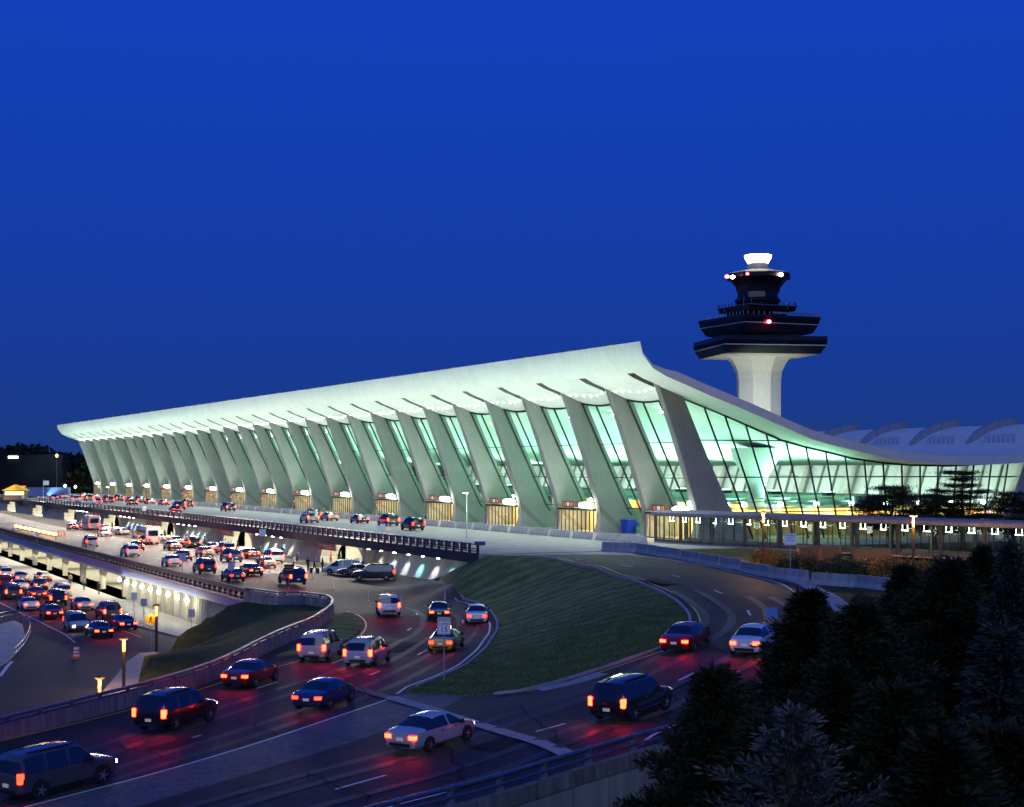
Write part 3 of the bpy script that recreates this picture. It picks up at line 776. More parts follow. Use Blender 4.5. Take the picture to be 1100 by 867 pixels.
# door vestibules in every other bay
vw = mat('vestibule wall', (.62, .52, .3), .6, var=.15, scale=1.5)
vlamp = emat('vestibule ceiling light', (1., .82, .42), 9)
canopy_glow = emat('canopy lamp', (.95, 1., .9), 30)
def vestibule(n, wide=True):
    y0, y1 = Y0 + n * BAY + .75, Y0 + (n + 1) * BAY - .75; x0, x1 = 101.7, 106.4; zt = 3.2
    shell = MB(); shell.box(x0, x1 + 1.4, y0, y1, zt, zt + .22); shell.box(x1, x1 + .2, y0, y1, .04, zt); 
    v = shell.build('door_vestibule', vw, TR)
    fr = MB(); N = 9
    for k in range(N + 1):
        y = y0 + (y1 - y0) * k / N; fr.box(x0 - .06, x0 + .06, y - .06, y + .06, .04, zt)
    for k in range(4): x = x0 + (x1 - x0) * k / 3; fr.box(x - .05, x + .05, y0 - .04, y0 + .08, .04, zt)
    fr.box(x0 - .08, x0 + .08, y0, y1, zt - .18, zt + .1); fr.box(x0 - .08, x0 + .08, y0, y1, .04, .16); fr.box(x0, x1, y0 - .05, y0 + .07, zt - .18, zt + .1); 
    fr.build('door_frame', frame_m, v)
    g = MB(); g.add([(x0, y0, .05), (x0, y1, .05), (x0, y1, zt), (x0, y0, zt)], [(0, 1, 2, 3)]); g.add([(x0, y0, .05), (x1, y0, .05), (x1, y0, zt), (x0, y0, zt)], [(0, 1, 2, 3)])
    g.build('door_glass', glass('clear glass', (.96, .96, .92), .6), v)
    c = MB(); c.box(x0 + .6, x1 - .4, y0 + .6, y1 - .6, zt - .08, zt - .02); c.build('ceiling_light', vlamp, v)
    e = MB(); e.box(x0 - .5, x0 + .3, y0 + 5.0, y0 + 8.2, zt + .24, zt + 1.05); e.build('door_sign', mat('sign brown', (.05, .035, .03), .5), v)
    e = MB()
    for k in range(3): e.box(x0 - .53, x0 - .5, y0 + 5.2 + k, y0 + 5.9 + k, zt + .4, zt + .9, k % 2)
    e.build('sign_face', [mat('sign red brown', (.3, .06, .03), .5, emit=(.4, .08, .04), es=.5), mat('sign grey', (.35, .35, .33), .5, emit=(.4, .4, .38), es=.3)], v)
    e = MB(); e.prism([(y0 + 1.2 + 1.45 * math.cos(t), zt + .62 + .36 * math.sin(t)) for t in [2 * math.pi * k / 16 for k in range(16)]], x0 - .9, x0 - .2, 'x'); e.build('canopy_lamp', canopy_glow, v)
    return v
for n in range(0, NB, 2): vestibule(n)
# exterior light: canopy lamps throw up on the columns and soffit, soffit lamps down on the pavement
for n in range(0, NB, 2):
    y = Y0 + (n + .25) * BAY
    area((98.6, y, 1.2), (96.5, y + 12, 14), 950, 2.5, 5, (.98, 1., .9), 150, 'canopy_uplight')
    point((103.9, Y0 + (n + .5) * BAY, 2.4), 300, (1, .8, .4), .5, 'vestibule_light')
for n in range(-1, NB, 3):
    y = Y0 + (n + 1.5) * BAY
    area((92.5, y, 17.0), (88, y, 0), 3000, 34, 2.5, (.9, 1., .9), 150, 'soffit_downlight')
    area((77, y, .8), (91.5, y, 22.5), 2500, 36.57, 1.2, (.74, 1., .85), 80, 'deck_fill')  # second area: unseen strip on the deck, added to light soffit and lip evenly
for n in range(0, 16): area((110.5, Y0 + (n + .5) * BAY, 4.4), (108, Y0 + (n + .5) * BAY, 16), 1000, 3, 10, cool, 160, 'hall_fill')  # added areas without fittings, they brighten the ceiling behind the front glass
for n in range(18, NB, 4): area((110.5, Y0 + (n + .5) * BAY, 4.4), (108, Y0 + (n + .5) * BAY, 16), 3400, 3, 40, cool, 160, 'hall_fill')

# rear column heads that curl up over the roof, with louvres between them
hm_ = MB(); hp = spline([(154.6, 12.0), (155.5, 13.1), (157, 14.3), (159.6, 15.4), (162, 15.9), (163.9, 16.1)], .5) + [(163.9, 15.2), (160, 13.2), (156, 11.9)]
hm_.prism(hp, -.5, .5, 'y'); lv = MB()
for k in range(7): lv.box(154.9, 155.5, -9.6 + .95 * k, -9.1 + .95 * k, 12.2, 13.6)
h0 = lv0 = None; vf = concrete('column head concrete', (.3, .33, .4), lo=.9); lvm = mat('louvre pale', (.5, .55, .66), .4)
for n in range(NB + 1):
    if h0 is None: h0 = hm_.build('rear_column_head', vf, TR, world=False); lv0 = lv.build('louvre_bank', lvm, TR, world=False); q, l_ = h0, lv0
    else: q = h0.copy(); l_ = lv0.copy(); [COL.objects.link(z_) or setattr(z_, 'parent', TR) for z_ in (q, l_)]
    for z_ in (q, l_): z_.location = Vector((0, Y0 + n * BAY, 0)) - TR.location
# ================================================================== BARRIERS AND RAILINGS
steel_b = mat('painted blue grey steel', (.09, .12, .22), .35, metal=.3, var=.3, scale=3)
dark_steel = mat('dark steel', (.018, .024, .022), .6)
galv = mat('galvanised steel', (.32, .34, .36), .45, metal=.6, var=.2, scale=5)
para_m = concrete('parapet concrete', (.27, .28, .3), streak=.4)
def wall_path(path, prof, name, m, parent=None, zf=T, smooth=False, mi=0, mb=None):
    """sweep a cross-section (offset to the left of travel, height) along a path"""
    mb0 = mb or MB(); n = len(path); rings = []
    for i, p in enumerate(path):
        a, b = path[max(i - 1, 0)], path[min(i + 1, n - 1)]; dx, dy = b[0] - a[0], b[1] - a[1]; l = math.hypot(dx, dy) or 1; nx, ny = -dy / l, dx / l
        z = zf(*p); rings.append([(p[0] + nx * o, p[1] + ny * o, z + h) for o, h in prof])
    mb0.loft(rings, mi); 
    return None if mb else mb0.build(name, m, parent, smooth=smooth)
def resample(path, step):
    out = [path[0]]; acc = 0
    for a, b in zip(path, path[1:]):
        d = math.dist(a, b); 
        while acc + d >= step:
            t = (step - acc) / d; a = (a[0] + (b[0] - a[0]) * t, a[1] + (b[1] - a[1]) * t); out.append(a); d = math.dist(a, b); acc = 0
        acc += d
    return out
# left ramp parapet: concrete wall, pipe rail on posts
pe = empty('ramp_parapet', (*PAR[8], T(*PAR[8])))
tag(pe, 'long curved concrete ramp parapet with blue pipe rail above the lower road', 'parapet wall')
wall_path(PAR, [(-.0, -.2), (.34, -.2), (.26, .8), (.02, .8)], 'concrete_wall', para_m, pe)
wall_path(offset(PAR, .14), [(-.1, 1.02), (.1, 1.02), (.12, 1.1), (.1, 1.18), (-.1, 1.18), (-.12, 1.1)], 'top_rail', steel_b, pe, smooth=True)
wall_path(offset(PAR, .14), [(-.05, .84), (.05, .84), (.05, .94), (-.05, .94)], 'lower_rail', steel_b, pe)
pts = resample(offset(PAR, .14), 2.4)
def rail_post(big):
    mb = MB(); s = 1.5 if big else 1.
    mb.prism([(-.09 * s, .75), (.07 * s, .75), (.1 * s, .86), (.12 * s, 1.0), (.07 * s, 1.2), (-.03 * s, 1.2), (-.12 * s, 1.02)], -.05 * s, .05 * s, 'y'); return mb
p0 = None
for p in pts[:100]:
    if p0 is None: p0 = rail_post(0).build('rail_post', steel_b, pe, world=False); q = p0
    else: q = p0.copy(); COL.objects.link(q); q.parent = pe
    q.location = Vector((p[0], p[1], T(*p))) - pe.location
# bridge railing at the bottom
be = empty('bridge_railing', (*RAIL[len(RAIL) // 2], T(*RAIL[len(RAIL) // 2])))
tag(be, 'blue steel pipe railing on low concrete wall along the ramp bridge edge', 'bridge railing')
wall_path(RAIL, [(-.36, -.25), (.1, -.25), (.1, .34), (-.3, .34)], 'concrete_wall', concrete('bridge parapet', (.24, .23, .22), streak=.5), be)
wall_path(offset(RAIL, -.12), [(-.1 + .1 * math.cos(t) + .1, 1.02 + .1 * math.sin(t)) for t in [2 * math.pi * k / 10 for k in range(10)]][::-1], 'top_rail', steel_b, be, smooth=True)
wall_path(offset(RAIL, -.16), [(-.1 + .065 * math.cos(t) + .1, .68 + .065 * math.sin(t)) for t in [2 * math.pi * k / 8 for k in range(8)]][::-1], 'lower_rail', steel_b, be, smooth=True)
pts = resample(offset(RAIL, -.1), 2.6); q0 = None
for i, p in enumerate(pts):
    if q0 is None:
        mb = MB(); mb.prism([(-.16, .34), (.12, .34), (.14, .6), (.1, .9), (.12, 1.06), (0, 1.14), (-.12, 1.02), (-.06, .8), (-.1, .55)], -.09, .09, 'x'); mb.box(-.14, .14, -.2, .16, .33, .39)
        q0 = mb.build('rail_post', galv, be, world=False); q = q0
    else: q = q0.copy(); COL.objects.link(q); q.parent = be
    a, b = pts[max(0, i - 1)], pts[min(i + 1, len(pts) - 1)]
    q.location = Vector((p[0], p[1], T(*p))) - be.location; q.rotation_euler.z = math.atan2(b[1] - a[1], b[0] - a[0])

# arrivals road guard wall
cap_l = concrete('pale coping', (.5, .5, .48), streak=.1)
ge = empty('arrivals_guard_rail', (BX, 150, MID)); tag(ge, 'dark slotted guard rail along the outer edge of the arrivals road', 'guard rail')
mb = MB(); mb.box(BX - .05, BX + .3, 148.5, 400, MID + .72, MID + 1.15); mb.build('top_beam', mat('dark guard beam', (.035, .035, .04), .6, var=.3, scale=1.), ge)
mb = MB(); mb.box(BX + .04, BX + .14, 148.5, 400, MID + .3, MID + .42); mb.box(BX - .1, BX + .35, 148.5, 400, MID - .12, MID + .1); mb.build('lower_beam', galv, ge)
q0 = None
for k in range(98):
    if q0 is None: m_ = MB(); m_.box(-.14, .14, -.2, .2, .05, .8); q0 = m_.build('post', dark_steel, ge, world=False); q = q0
    else: q = q0.copy(); COL.objects.link(q); q.parent = ge
    q.location = (.12, -1.3 + 2.05 * k, 0)
mb = MB(); mb.box(BX - .14, BX - .02, 148.5, 500, MID - 1.0, MID - .125); mb.build('fascia', mat('blue grey fascia', (.12, .17, .4), .6, var=.2), ge)

# departures deck railing
de = empty('departures_railing', (WX - .85, 147, .02)); tag(de, 'dark post railing with pale caps along the departures deck edge', 'railing')
mb = MB(); mb.box(WX - .95, WX - .8, 147.4, 560, .5, .58); mb.box(WX - .95, WX - .8, 147.4, 560, .25, .33); mb.box(WX - .95, WX - .8, 147.4, 560, .95, 1.03); mb.build('rails', dark_steel, de)
mb = MB(); 
mb.box(-.02, .02, -.6, .6, .34, .92); pn = None
for k in range(90):
    if pn is None: pn = mb.build('railing_panel', mat('railing panel', (.12, .13, .14), .5), de, world=False); q = pn
    else: q = pn.copy(); COL.objects.link(q); q.parent = de
    q.location = (-.03, 3.95 + 2.05 * k, .0)
q0 = c0_ = None
for k in range(99):
    p = Vector((0, .6 + 2.05 * k if k < 60 else .6 + 2.05 * 60 + 4.1 * (k - 60), 0))
    if q0 is None:
        m_ = MB(); m_.box(-.1, .1, -.13, .13, 0, 1.06); q0 = m_.build('post', dark_steel, de, world=False)
        m_ = MB(); m_.box(-.22, .22, -.5, .5, 1.06, 1.13); c0_ = m_.build('post_cap', mat('pale cap', (.7, .74, .72), .4), q0, world=False); q = q0
    else:
        q = q0.copy(); COL.objects.link(q); q.parent = de; c = c0_.copy(); COL.objects.link(c); c.parent = q
    q.location = p
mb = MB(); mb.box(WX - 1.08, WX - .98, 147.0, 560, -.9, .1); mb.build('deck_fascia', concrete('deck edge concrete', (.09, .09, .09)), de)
eb = MB(); eb.box(-.7, .2, -.35, .35, .95, 1.35)
tag(eb.build('railing_box', mat('blue box', (.03, .08, .3), .4), de, world=False), None); COL.objects['railing_box'].location = (0, -.5, 0) if 'railing_box' in COL.objects else (0, 0, 0)

# security barriers along the kerb of the terminal (every one is a thing)
def bench_mesh():
    mb = MB(); mb.loft([[(-.42, y, 0), (.42, y, 0), (.36, y, .3), (.16, y, .92), (-.16, y, .92), (-.36, y, .3)] for y in (-2.6, 2.6)]); return mb
b0 = None; sec = concrete('barrier concrete', (.5, .5, .47), streak=.2)
ords = ['first', 'second', 'third', 'fourth', 'fifth', 'sixth', 'seventh', 'eighth', 'ninth', 'tenth', 'eleventh', 'twelfth', 'thirteenth', 'fourteenth', 'fifteenth', 'sixteenth', 'seventeenth', 'eighteenth', 'nineteenth', 'twentieth']
def ordn(i): return ords[i] if i < 20 else {0: '%dth', 1: '%dst', 2: '%dnd', 3: '%drd'}.get((i + 1) % 10, '%dth') % (i + 1)
for k in range(58):
    y = Y0 - 1.5 + k * 6.095
    if b0 is None: b0 = bench_mesh().build('security_barrier', sec); q = b0
    else: q = b0.copy(); COL.objects.link(q)
    q.location = (92.6, y, .02)
    tag(q, 'pale concrete security barrier on the terminal kerb, %s from the near end of its row' % ordn(k), 'concrete barrier', 'security barriers along the terminal kerb')
# jersey barriers round the ramp bend
def jersey(L): mb = MB(); mb.loft([[(x, -.32, 0), (x, .32, 0), (x, .3, .12), (x, .13, .42), (x, .09, 1.0), (x, -.09, 1.0), (x, -.13, .42), (x, -.3, .12)] for x in (-L / 2, L / 2)]); return mb
jp = [G(*q) for q in ((647, 592), (685, 593.8), (706, 597), (732, 601.5), (774, 609), (796, 613.5), (828, 621), (868, 626.5), (872, 627.2), (920, 631), (970, 635.5), (1020, 640), (1075, 645.5))]
jm = concrete('jersey concrete', (.44, .45, .46), streak=.3); jn = 0
for i, (a, b) in enumerate(zip(jp, jp[1:])):
    if i == 7: continue
    n = max(1, round(math.dist(a, b) / 5.5))
    for k in range(n):
        t0, t1 = k / n, (k + 1) / n; p = [a[j] + (b[j] - a[j]) * t0 for j in (0, 1)]; q = [a[j] + (b[j] - a[j]) * t1 for j in (0, 1)]
        o = jersey(math.dist(p, q) - .12).build('jersey_barrier', jm); o.location = ((p[0] + q[0]) / 2, (p[1] + q[1]) / 2, T((p[0] + q[0]) / 2, (p[1] + q[1]) / 2)); o.rotation_euler.z = math.atan2(q[1] - p[1], q[0] - p[0]); jn += 1
        tag(o, 'grey concrete jersey barrier round the ramp bend, %s from the deck end of the row' % ordn(jn - 1), 'jersey barrier', 'jersey barriers round the ramp bend')

# ================================================================== ARRIVALS FRONT under the deck
ae = empty('arrivals_wall', (WX, 200, MID)); tag(ae, 'sloping concrete arrivals wall under the deck with washed lights and recessed doorways', 'terminal wall')
batter = concrete('battered wall concrete', (.4, .41, .4), streak=.15)
def bay_y(k): return 192.6 + 48.8 * k
segs = []; y = 150.4
for k in range(8):
    segs.append((y, bay_y(k) - 9)); y = bay_y(k) + 9
ZT = -.88
for i, (a, b) in enumerate(segs):
    mb = MB(); mb.add([(WX + .3, a, MID), (WX + 1.9, a, ZT), (WX + 1.9, b, ZT), (WX + .3, b, MID), (WX + 4, a, MID), (WX + 4, b, MID), (WX + 4, a, ZT), (WX + 4, b, ZT)], [(0, 3, 2, 1), (0, 1, 6, 4), (3, 5, 7, 2)]); mb.build('sloped_wall', batter, ae)
mb = MB(); mb.prism([(150.0, ZT - .1), (150.6, ZT - .1), (163.8, MID), (163.0, MID)], WX - .2, WX + .6, 'x'); mb.box(WX - .2, WX + 4, 147.6, 150.3, -1.1, -.02); mb.build('wing_wall', cap_l, ae)
pier_m = concrete('lit pier concrete', (.55, .53, .46), streak=.1)
arrl = emat('arrivals lamp strip', (1., .95, .75), 9)
pierc = None
for k in range(8):
    yc = bay_y(k)
    mb = MB(); mb.box(WX + 7, WX + 7.3, yc - 9, yc + 9, MID, ZT); mb.box(WX + .3, WX + 7, yc - 9, yc + 9, MID + .01, MID + .13); mb.box(WX + 1.9, WX + 7.3, yc - 9.15, yc - 9, MID, ZT); mb.box(WX + 1.9, WX + 7.3, yc + 9, yc + 9.15, MID, ZT); d = mb.build('recess_wall', pier_m, ae)
    for s in (-1, 1):
        pr = [(yc + s * (9 - 3.2 * (1 - math.cos(t))), MID + 3.1 * (math.sin(t)) if False else MID + (ZT - MID) * (t / (math.pi / 2))) for t in [math.pi / 2 * q / 8 for q in range(9)]]
        prof = [(yc + s * 9, ZT)] + [(yc + s * (6.2 + 2.8 * math.cos(u * math.pi / 2) ** 1.3 * 1.0), MID + (ZT - MID) * (1 - u)) for u in [q / 8 for q in range(9)]] if False else \
            [(yc + s * 9.2, MID), (yc + s * 9.2, ZT), (yc + s * 5.2, ZT), (yc + s * 6.6, ZT - .5), (yc + s * 7.7, ZT - 1.2), (yc + s * 8.2, ZT - 2.0), (yc + s * 8.35, MID)]
        m_ = MB(); m_.prism(prof, WX + .2, WX + 2.6, 'x'); m_.build('curved_pier', pier_m, ae)
    m_ = MB()
    for s in range(7): m_.box(WX + 6.4, WX + 6.6, yc - 6 + 2 * s - .05, yc - 6 + 2 * s + .05, MID, MID + 2.5)
    m_.box(WX + 6.4, WX + 6.6, yc - 6, yc + 6, MID + 2.4, MID + 2.55); m_.build('door_frame', frame_m, ae)
    m_ = MB(); m_.box(WX + 1.2, WX + 6, yc - 7, yc + 7, ZT - .12, ZT - .04); m_.build('ceiling_light', arrl, ae)
    m_ = MB(); m_.box(WX - .1, WX + .1, yc + 1.2, yc + 8.4, ZT - 1.05, ZT - .15); m_.box(WX - .02, WX + .02, yc + 2, yc + 2.1, ZT - .2, ZT + .1); m_.build('door_sign', mat('dark sign face', (.03, .035, .035), .4), ae)
    m_ = MB(); m_.box(WX - .12, WX - .1, yc + 2, yc + 6, ZT - .75, ZT - .6); m_.box(WX - .12, WX - .1, yc + 3, yc + 7.6, ZT - .5, ZT - .38); m_.build('sign_lettering_bars', mat('sign pale ink', (.35, .35, .3), .5), ae)
    area((WX + .2, yc, ZT - .2), (WX - 3.5, yc, MID), 1300, 16, 2, (1, .93, .76), 170, 'arrivals_light')
    area((WX + 3.5, yc, ZT - .2), (WX + 3.2, yc, MID), 600, 12, 4, (1, .93, .72), 170, 'arrivals_light')
# wall wash spotlights
washc = [(1, .85, .55), (.85, .95, 1), (.9, 1, 1), (.45, 1, 1), (1, .9, .85), (.5, 1, 1)]
wl = MB(); wl.lathe([(.1, .2), (.16, 0), (.2, -.04)], n=10); w0 = None
wash_y = [(180.5 - 4.35 * k, washc[k]) for k in range(6)]
for k in range(1, 5):
    a, b = segs[k]; n = 4
    wash_y += [(b - 4.5 - 4.0 * j, washc[(j + 3 * k) % 6]) for j in range(n)]
for i, (y, c) in enumerate(wash_y):
    p = Vector((WX - .55, y, ZT - .12))
    o = wl.build('wall_wash_lamp', emat('wash lamp %d' % (i % 6), c, 40), ae, world=False); o.location = p - ae.location
    spot(p + Vector((0.1, 0, -.1)), (WX + .9, y, MID + .9), 620, 58, c, .05, .9)

# ================================================================== LOWER LEVEL FRONT
le = empty('lower_level_wall', (BX, 200, LOW)); tag(le, 'ribbed pale wall and columns of the lower level lit by a row of bright lamps', 'terminal wall')
rib = MB(); 
y = 153.0
rib.add([(BX + .3, 149, MID - .8), (BX + .3, 205, MID - .8), (BX + .3, 205, LOW), (BX + .3, 163, LOW)], [(0, 1, 2, 3)])
for k in range(70): yy = 163 - 14 * 0 + k * .6; 
ribm = concrete('ribbed wall', (.6, .58, .48), streak=.35)
rib.build('ribbed_wall', ribm, le)
mb = MB()
for k in range(78):
    y = 151 + k * .7
    zb = LOW if y > 163 else MID - .8 + (LOW - MID + .8) * max(0, (y - 149) / 14)
    mb.box(BX + .2, BX + .3, y, y + .16, zb, MID - .8)
mb.build('ribs', ribm, le)
mb = MB(); mb.box(BX + 13, BX + 13.4, 205, 420, LOW, MID - .8); mb.box(BX - .2, BX + 13, 205, 420, MID - 1.1, MID - .8); mb.box(BX - .4, BX + 13, 205, 420, LOW, LOW + .16)
mb.build('inner_wall', ribm, le)
mb = MB(); mb.prism([(148.4, MID - .75), (149.6, MID - .75), (164.6, LOW), (163.2, LOW)], BX - .15, BX + .5, 'x'); mb.build('wing_coping', cap_l, le)
for k in range(12):
    yc = 209 + 15 * k; m_ = MB(); m_.loft([[(BX + .6 - s * .0, yc - .35 - g, z), (BX + 1.3 + g, yc - .35 - g, z), (BX + 1.3 + g, yc + .35 + g, z), (BX + .6, yc + .35 + g, z)] for s, g, z in ((0, 0, LOW), (0, .05, LOW + 2), (0, .5, MID - 1.1))]); m_.build('flared_column', ribm, le)
for k in range(8):
    yc = 216 + 15 * k; m_ = MB(); m_.box(BX + 12.8, BX + 12.95, yc - 4, yc + 4, LOW + .2, LOW + 2.4); m_.build('door', emat('lower door glow', (1., .93, .7), 1.2), le)
lb = MB(); lb.lathe([(.06, .32), (.16, .18), (.22, 0), (.16, -.16), (.04, -.2)], n=12); l0 = None; lowlamp = emat('lower level lamp', (1., .97, .72), 60)
for k in range(9):
    y = 168.5 + 4.4 * k if k < 9 else 171.5 + 4.4 * 9 + 7 * (k - 9)
    if l0 is None: l0 = lb.build('wall_lamp', lowlamp, le, world=False); q = l0
    else: q = l0.copy(); COL.objects.link(q); q.parent = le
    q.location = (-.9, y - 200, MID - 1.45 - LOW)
    if k < 9: point((BX - 1.0, y, MID - 1.75), 150, (1, .93, .62), .15)
for k in range(5): area((BX + 6, 216 + 36 * k, MID - 1.25), (BX + 6, 216 + 36 * k, LOW), 1500, 10, 30, (1, .93, .72), 170, 'lower_bay_light')
for k in range(4): area((BX - .5, 222 + 38 * k, MID - 1.2), (BX - 2.5, 222 + 38 * k, LOW), 2600, 30, 8, (1, .88, .62), 170, 'lower_light')
for k in range(7): area((WX - .4, bay_y(k) + 24, -1.1), (WX - 8, bay_y(k) + 24, MID), 1300, 26, .8, (1, .93, .74), 170, 'deck_edge_fill'); area((WX - 1.5, bay_y(k) + 10, 6.2), (52, bay_y(k) + 6, MID), 7800, 40, 1., (1, .87, .66), 150, 'road_fill')  # deck edge and overhead fill, both added to brighten the arrivals road
area((WX - .4, 168, -1.1), (WX - 6, 168, MID), 420, 24, .6, (.9, .97, 1.), 170, 'deck_edge_fill')  # added fill under the near deck edge, no fitting there
# ================================================================== WALKWAY
we = empty('glazed_walkway', (98.6, 140, 0)); tag(we, 'long glazed pedestrian walkway with a flat grey roof, lit inside', 'covered walkway')
wp = spline([(95.6, 161.5), (96.0, 155), (98.4, 143.8), (102.3, 126), (105.2, 111), (107.5, 99), (111, 80), (114, 66)], 3.0)
Z0 = lambda x, y: 0.
wall_path(wp, [(-.5, 3.3), (-.3, 3.2), (5.0, 3.2), (5.2, 3.3), (5.2, 3.62), (4.6, 3.82), (.1, 3.82), (-.5, 3.62)], 'roof', concrete('walkway roof', (.26, .27, .3), streak=.3), we, zf=Z0)
wall_path(wp, [(0, .0), (4.7, .0), (4.7, .16), (0, .16)], 'floor', conc_road, we, zf=Z0)
wall_path(wp, [(.12, .16), (.2, .16), (.2, .5), (.12, .5)], 'sill_panel', mat('walkway sill', (.08, .08, .08), .5), we, zf=Z0)
wall_path(wp, [(4.5, .16), (4.58, .16), (4.58, .55), (4.5, .55)], 'rear_sill_panel', mat('walkway sill'.replace('sill', 'sill'), (.08, .08, .08)), we, zf=Z0)
o1, o2 = offset(wp, .16), offset(wp, 4.54)
for o_ in (o1, o2):
    gg = MB()
    for a, b in zip(o_, o_[1:]): gg.add([(a[0], a[1], .5), (b[0], b[1], .5), (b[0], b[1], 3.22), (a[0], a[1], 3.22)], [(0, 1, 2, 3)])
    gg.build('glazing', glass('walkway glass', (.9, .95, .9), .8), we)
fm = MB(); big = resample(o1, 5.2); sm_ = resample(o1, 1.75); bigr = resample(o2, 5.2); smr = resample(o2, 1.75)
for p in sm_ + smr: fm.box(p[0] - .035, p[0] + .035, p[1] - .035, p[1] + .035, .16, 3.25)
fm.build('mullions', frame_m, we); fm = None
q0 = None
for p in big + bigr:
    if q0 is None: m_ = MB(); m_.box(-.14, .14, -.14, .14, 0, 3.3); q0 = m_.build('post', mat('walkway post', (.06, .055, .05), .5), we, world=False); q = q0
    else: q = q0.copy(); COL.objects.link(q); q.parent = we
    q.location = Vector((p[0], p[1], 0)) - we.location
lm = MB(); lm.box(-.09, .09, -.42, .42, -.06, 0); lm.box(-.015, .015, -.4, -.37, 0, .62); lm.box(-.015, .015, .37, .4, 0, .62); q0 = None  # hung lamps added in place of scattered reflections on the glazing
mid = resample(offset(wp, 2.4), 2.7)
for i, p in enumerate(mid):
    if q0 is None: q0 = lm.build('reflection_lamp', emat('walkway reflection glow', (.8, 1., .85), 18), we, world=False); q = q0
    else: q = q0.copy(); COL.objects.link(q); q.parent = we
    q.location = Vector((p[0], p[1], 2.55)) - we.location
    if i % 3 == 1: point((p[0], p[1], 2.2), 90 if p[1] > 120 else 22, (.85, 1, .8) if p[1] > 125 else (1, .85, .6), .4)
# ================================================================== CONTROL TOWER
TD = 372.; tb = PD(815, 503, TD); TBX, TBY = tb.x, tb.y
te = empty('control_tower', (TBX, TBY, 0)); tag(te, 'air traffic control tower with dark stacked decks on a flared pale stem', 'control tower')
K = TD / FPX
def zz(y): return EYE + (HZ - y) * K
tower_dark = mat('tower dark cladding', (.014, .013, .013), .35, var=.4, scale=.3); tower_low = mat('tower lower cladding', (.024, .025, .024), .45, var=.3, scale=.3)
tower_glass = mat('tower glass', (.006, .008, .01), .15, spec=.35)
pale = concrete('tower concrete', (.56, .56, .5), streak=.1, lo=.88, hi=1.05); trim_m = mat('tower trim', (.34, .34, .32), .4)
VA = -TH  # view axis aligned frame: local x = image right
def sq(cx_px, y0, y1, w0, w1, ang, name, m, parent=te, n=4, ext=None):
    """square prism turned by ang about a centre given in photo pixels"""
    cx = (cx_px - 815) * K; mb = MB(); rr = []
    for w_, z in ((w0, zz(y0)), (w1, zz(y1))):
        ring = []
        for k in range(n):
            a = ang + 2 * math.pi * (k + .5) / n; r_ = w_ / 2 / math.cos(math.pi / n)
            lx, ly = cx + r_ * math.cos(a), r_ * math.sin(a)
            ring.append((lx * math.cos(VA) - ly * math.sin(VA), lx * math.sin(VA) + ly * math.cos(VA), z))
        rr.append(ring)
    mb.loft(rr)
    if ext: mb.f += [tuple(i + len(mb.v) for i in f) for f in ext.f]; mb.m += [1] * len(ext.f); mb.v += ext.v; m = [m, tower_dark]
    return mb.build(name, m, parent, world=False)
A1, A2 = R(10.), R(24.)
W1 = 112 * K; W2 = 94 * K; W3 = 56 * K
mb = MB()
def lad(cx_px, y0, y1, w_, ang, cnt, name, m):
    mb = MB(); cx = (cx_px - 815) * K
    for k in range(4):
        a = ang + math.pi / 2 * k; c, s = math.cos(a + VA), math.sin(a + VA); c0_, s0_ = math.cos(VA), math.sin(VA)
        for j in range(cnt):
            t = (j + .5) / cnt - .5; lx, ly = w_ / 2 + .05, t * w_
            X = cx * c0_ + lx * c - ly * s; Y = cx * s0_ + lx * s + ly * c
            mb.bar((X, Y, zz(y0)), (X, Y, zz(y1)), .12, .12)
    return mb.build(name, m, te, world=False) if name else mb
# stem: octagon that flares
st = MB(); prof = [(430, 22.3), (408, 22.5), (400, 23.5), (393, 26.5), (388, 29.5), (384.5, 33), (383, 36)]
rr = []
for y, hw_ in [(HZ + 20, 22.3)] + prof:
    r_ = hw_ * K / math.cos(math.pi / 8); rr.append([(r_ * math.cos(VA + R(22) + math.pi * k / 4), r_ * math.sin(VA + R(22) + math.pi * k / 4), zz(y) if y < 500 else 0) for k in range(8)])
st.loft(rr); st.build('stem', pale, te, world=False)
sq(815, 385.5, 383.2, W1 * .42, W1 * .9, A1, 'flared_underside', pale)
sq(815, 383.2, 375, W1 * .9, W1 * .985, A1, 'lower_deck_skirt', tower_low)
sq(815, 375, 374, W1 * .992, W1 * .994, A1, 'deck_trim', mat('pale trim line', (.6, .6, .56), .5))
sq(815, 374, 369.5, W1 * .985, W1, A1, 'lower_deck_window_band', tower_glass, ext=lad(815, 374, 369.5, W1 * .995, A1, 26, None, None))
sq(815, 369.5, 365, W1, W1, A1, 'lower_deck_parapet', tower_dark)
sq(815, 365, 361.5, W1 * .6, W1 * .6, A1, 'neck', tower_dark)
sq(815, 361.5, 360, W2 * .75, W2 * .86, A2, 'upper_deck_underside', trim_m)
sq(815, 360, 351.5, W2 * .87, W2 * .965, A2, 'upper_deck_skirt', tower_low)
sq(815, 351.5, 350.7, W2 * .972, W2 * .974, A2, 'upper_deck_trim', MATS['pale trim line'])
sq(815, 350.7, 345.5, W2 * .965, W2 * .99, A2, 'upper_deck_window_band', tower_glass, ext=lad(815, 350.7, 345.5, W2 * .985, A2, 20, None, None))
sq(815, 345.5, 342.8, W2, W2, A2, 'upper_deck_parapet', tower_dark)
lad(815, 342.8, 339.2, W2 * .985, A2, 14, 'roof_rail_posts', trim_m)
mb = MB(); mb.box(-3, 8, -W2 * .5 - .15, -W2 * .5 - .05, zz(341.5), zz(339.5)); mb.build('roof_panels', mat('roof panels', (.16, .2, .3), .3), te, world=False).rotation_euler.z = VA + A2 + R(90) - R(90)
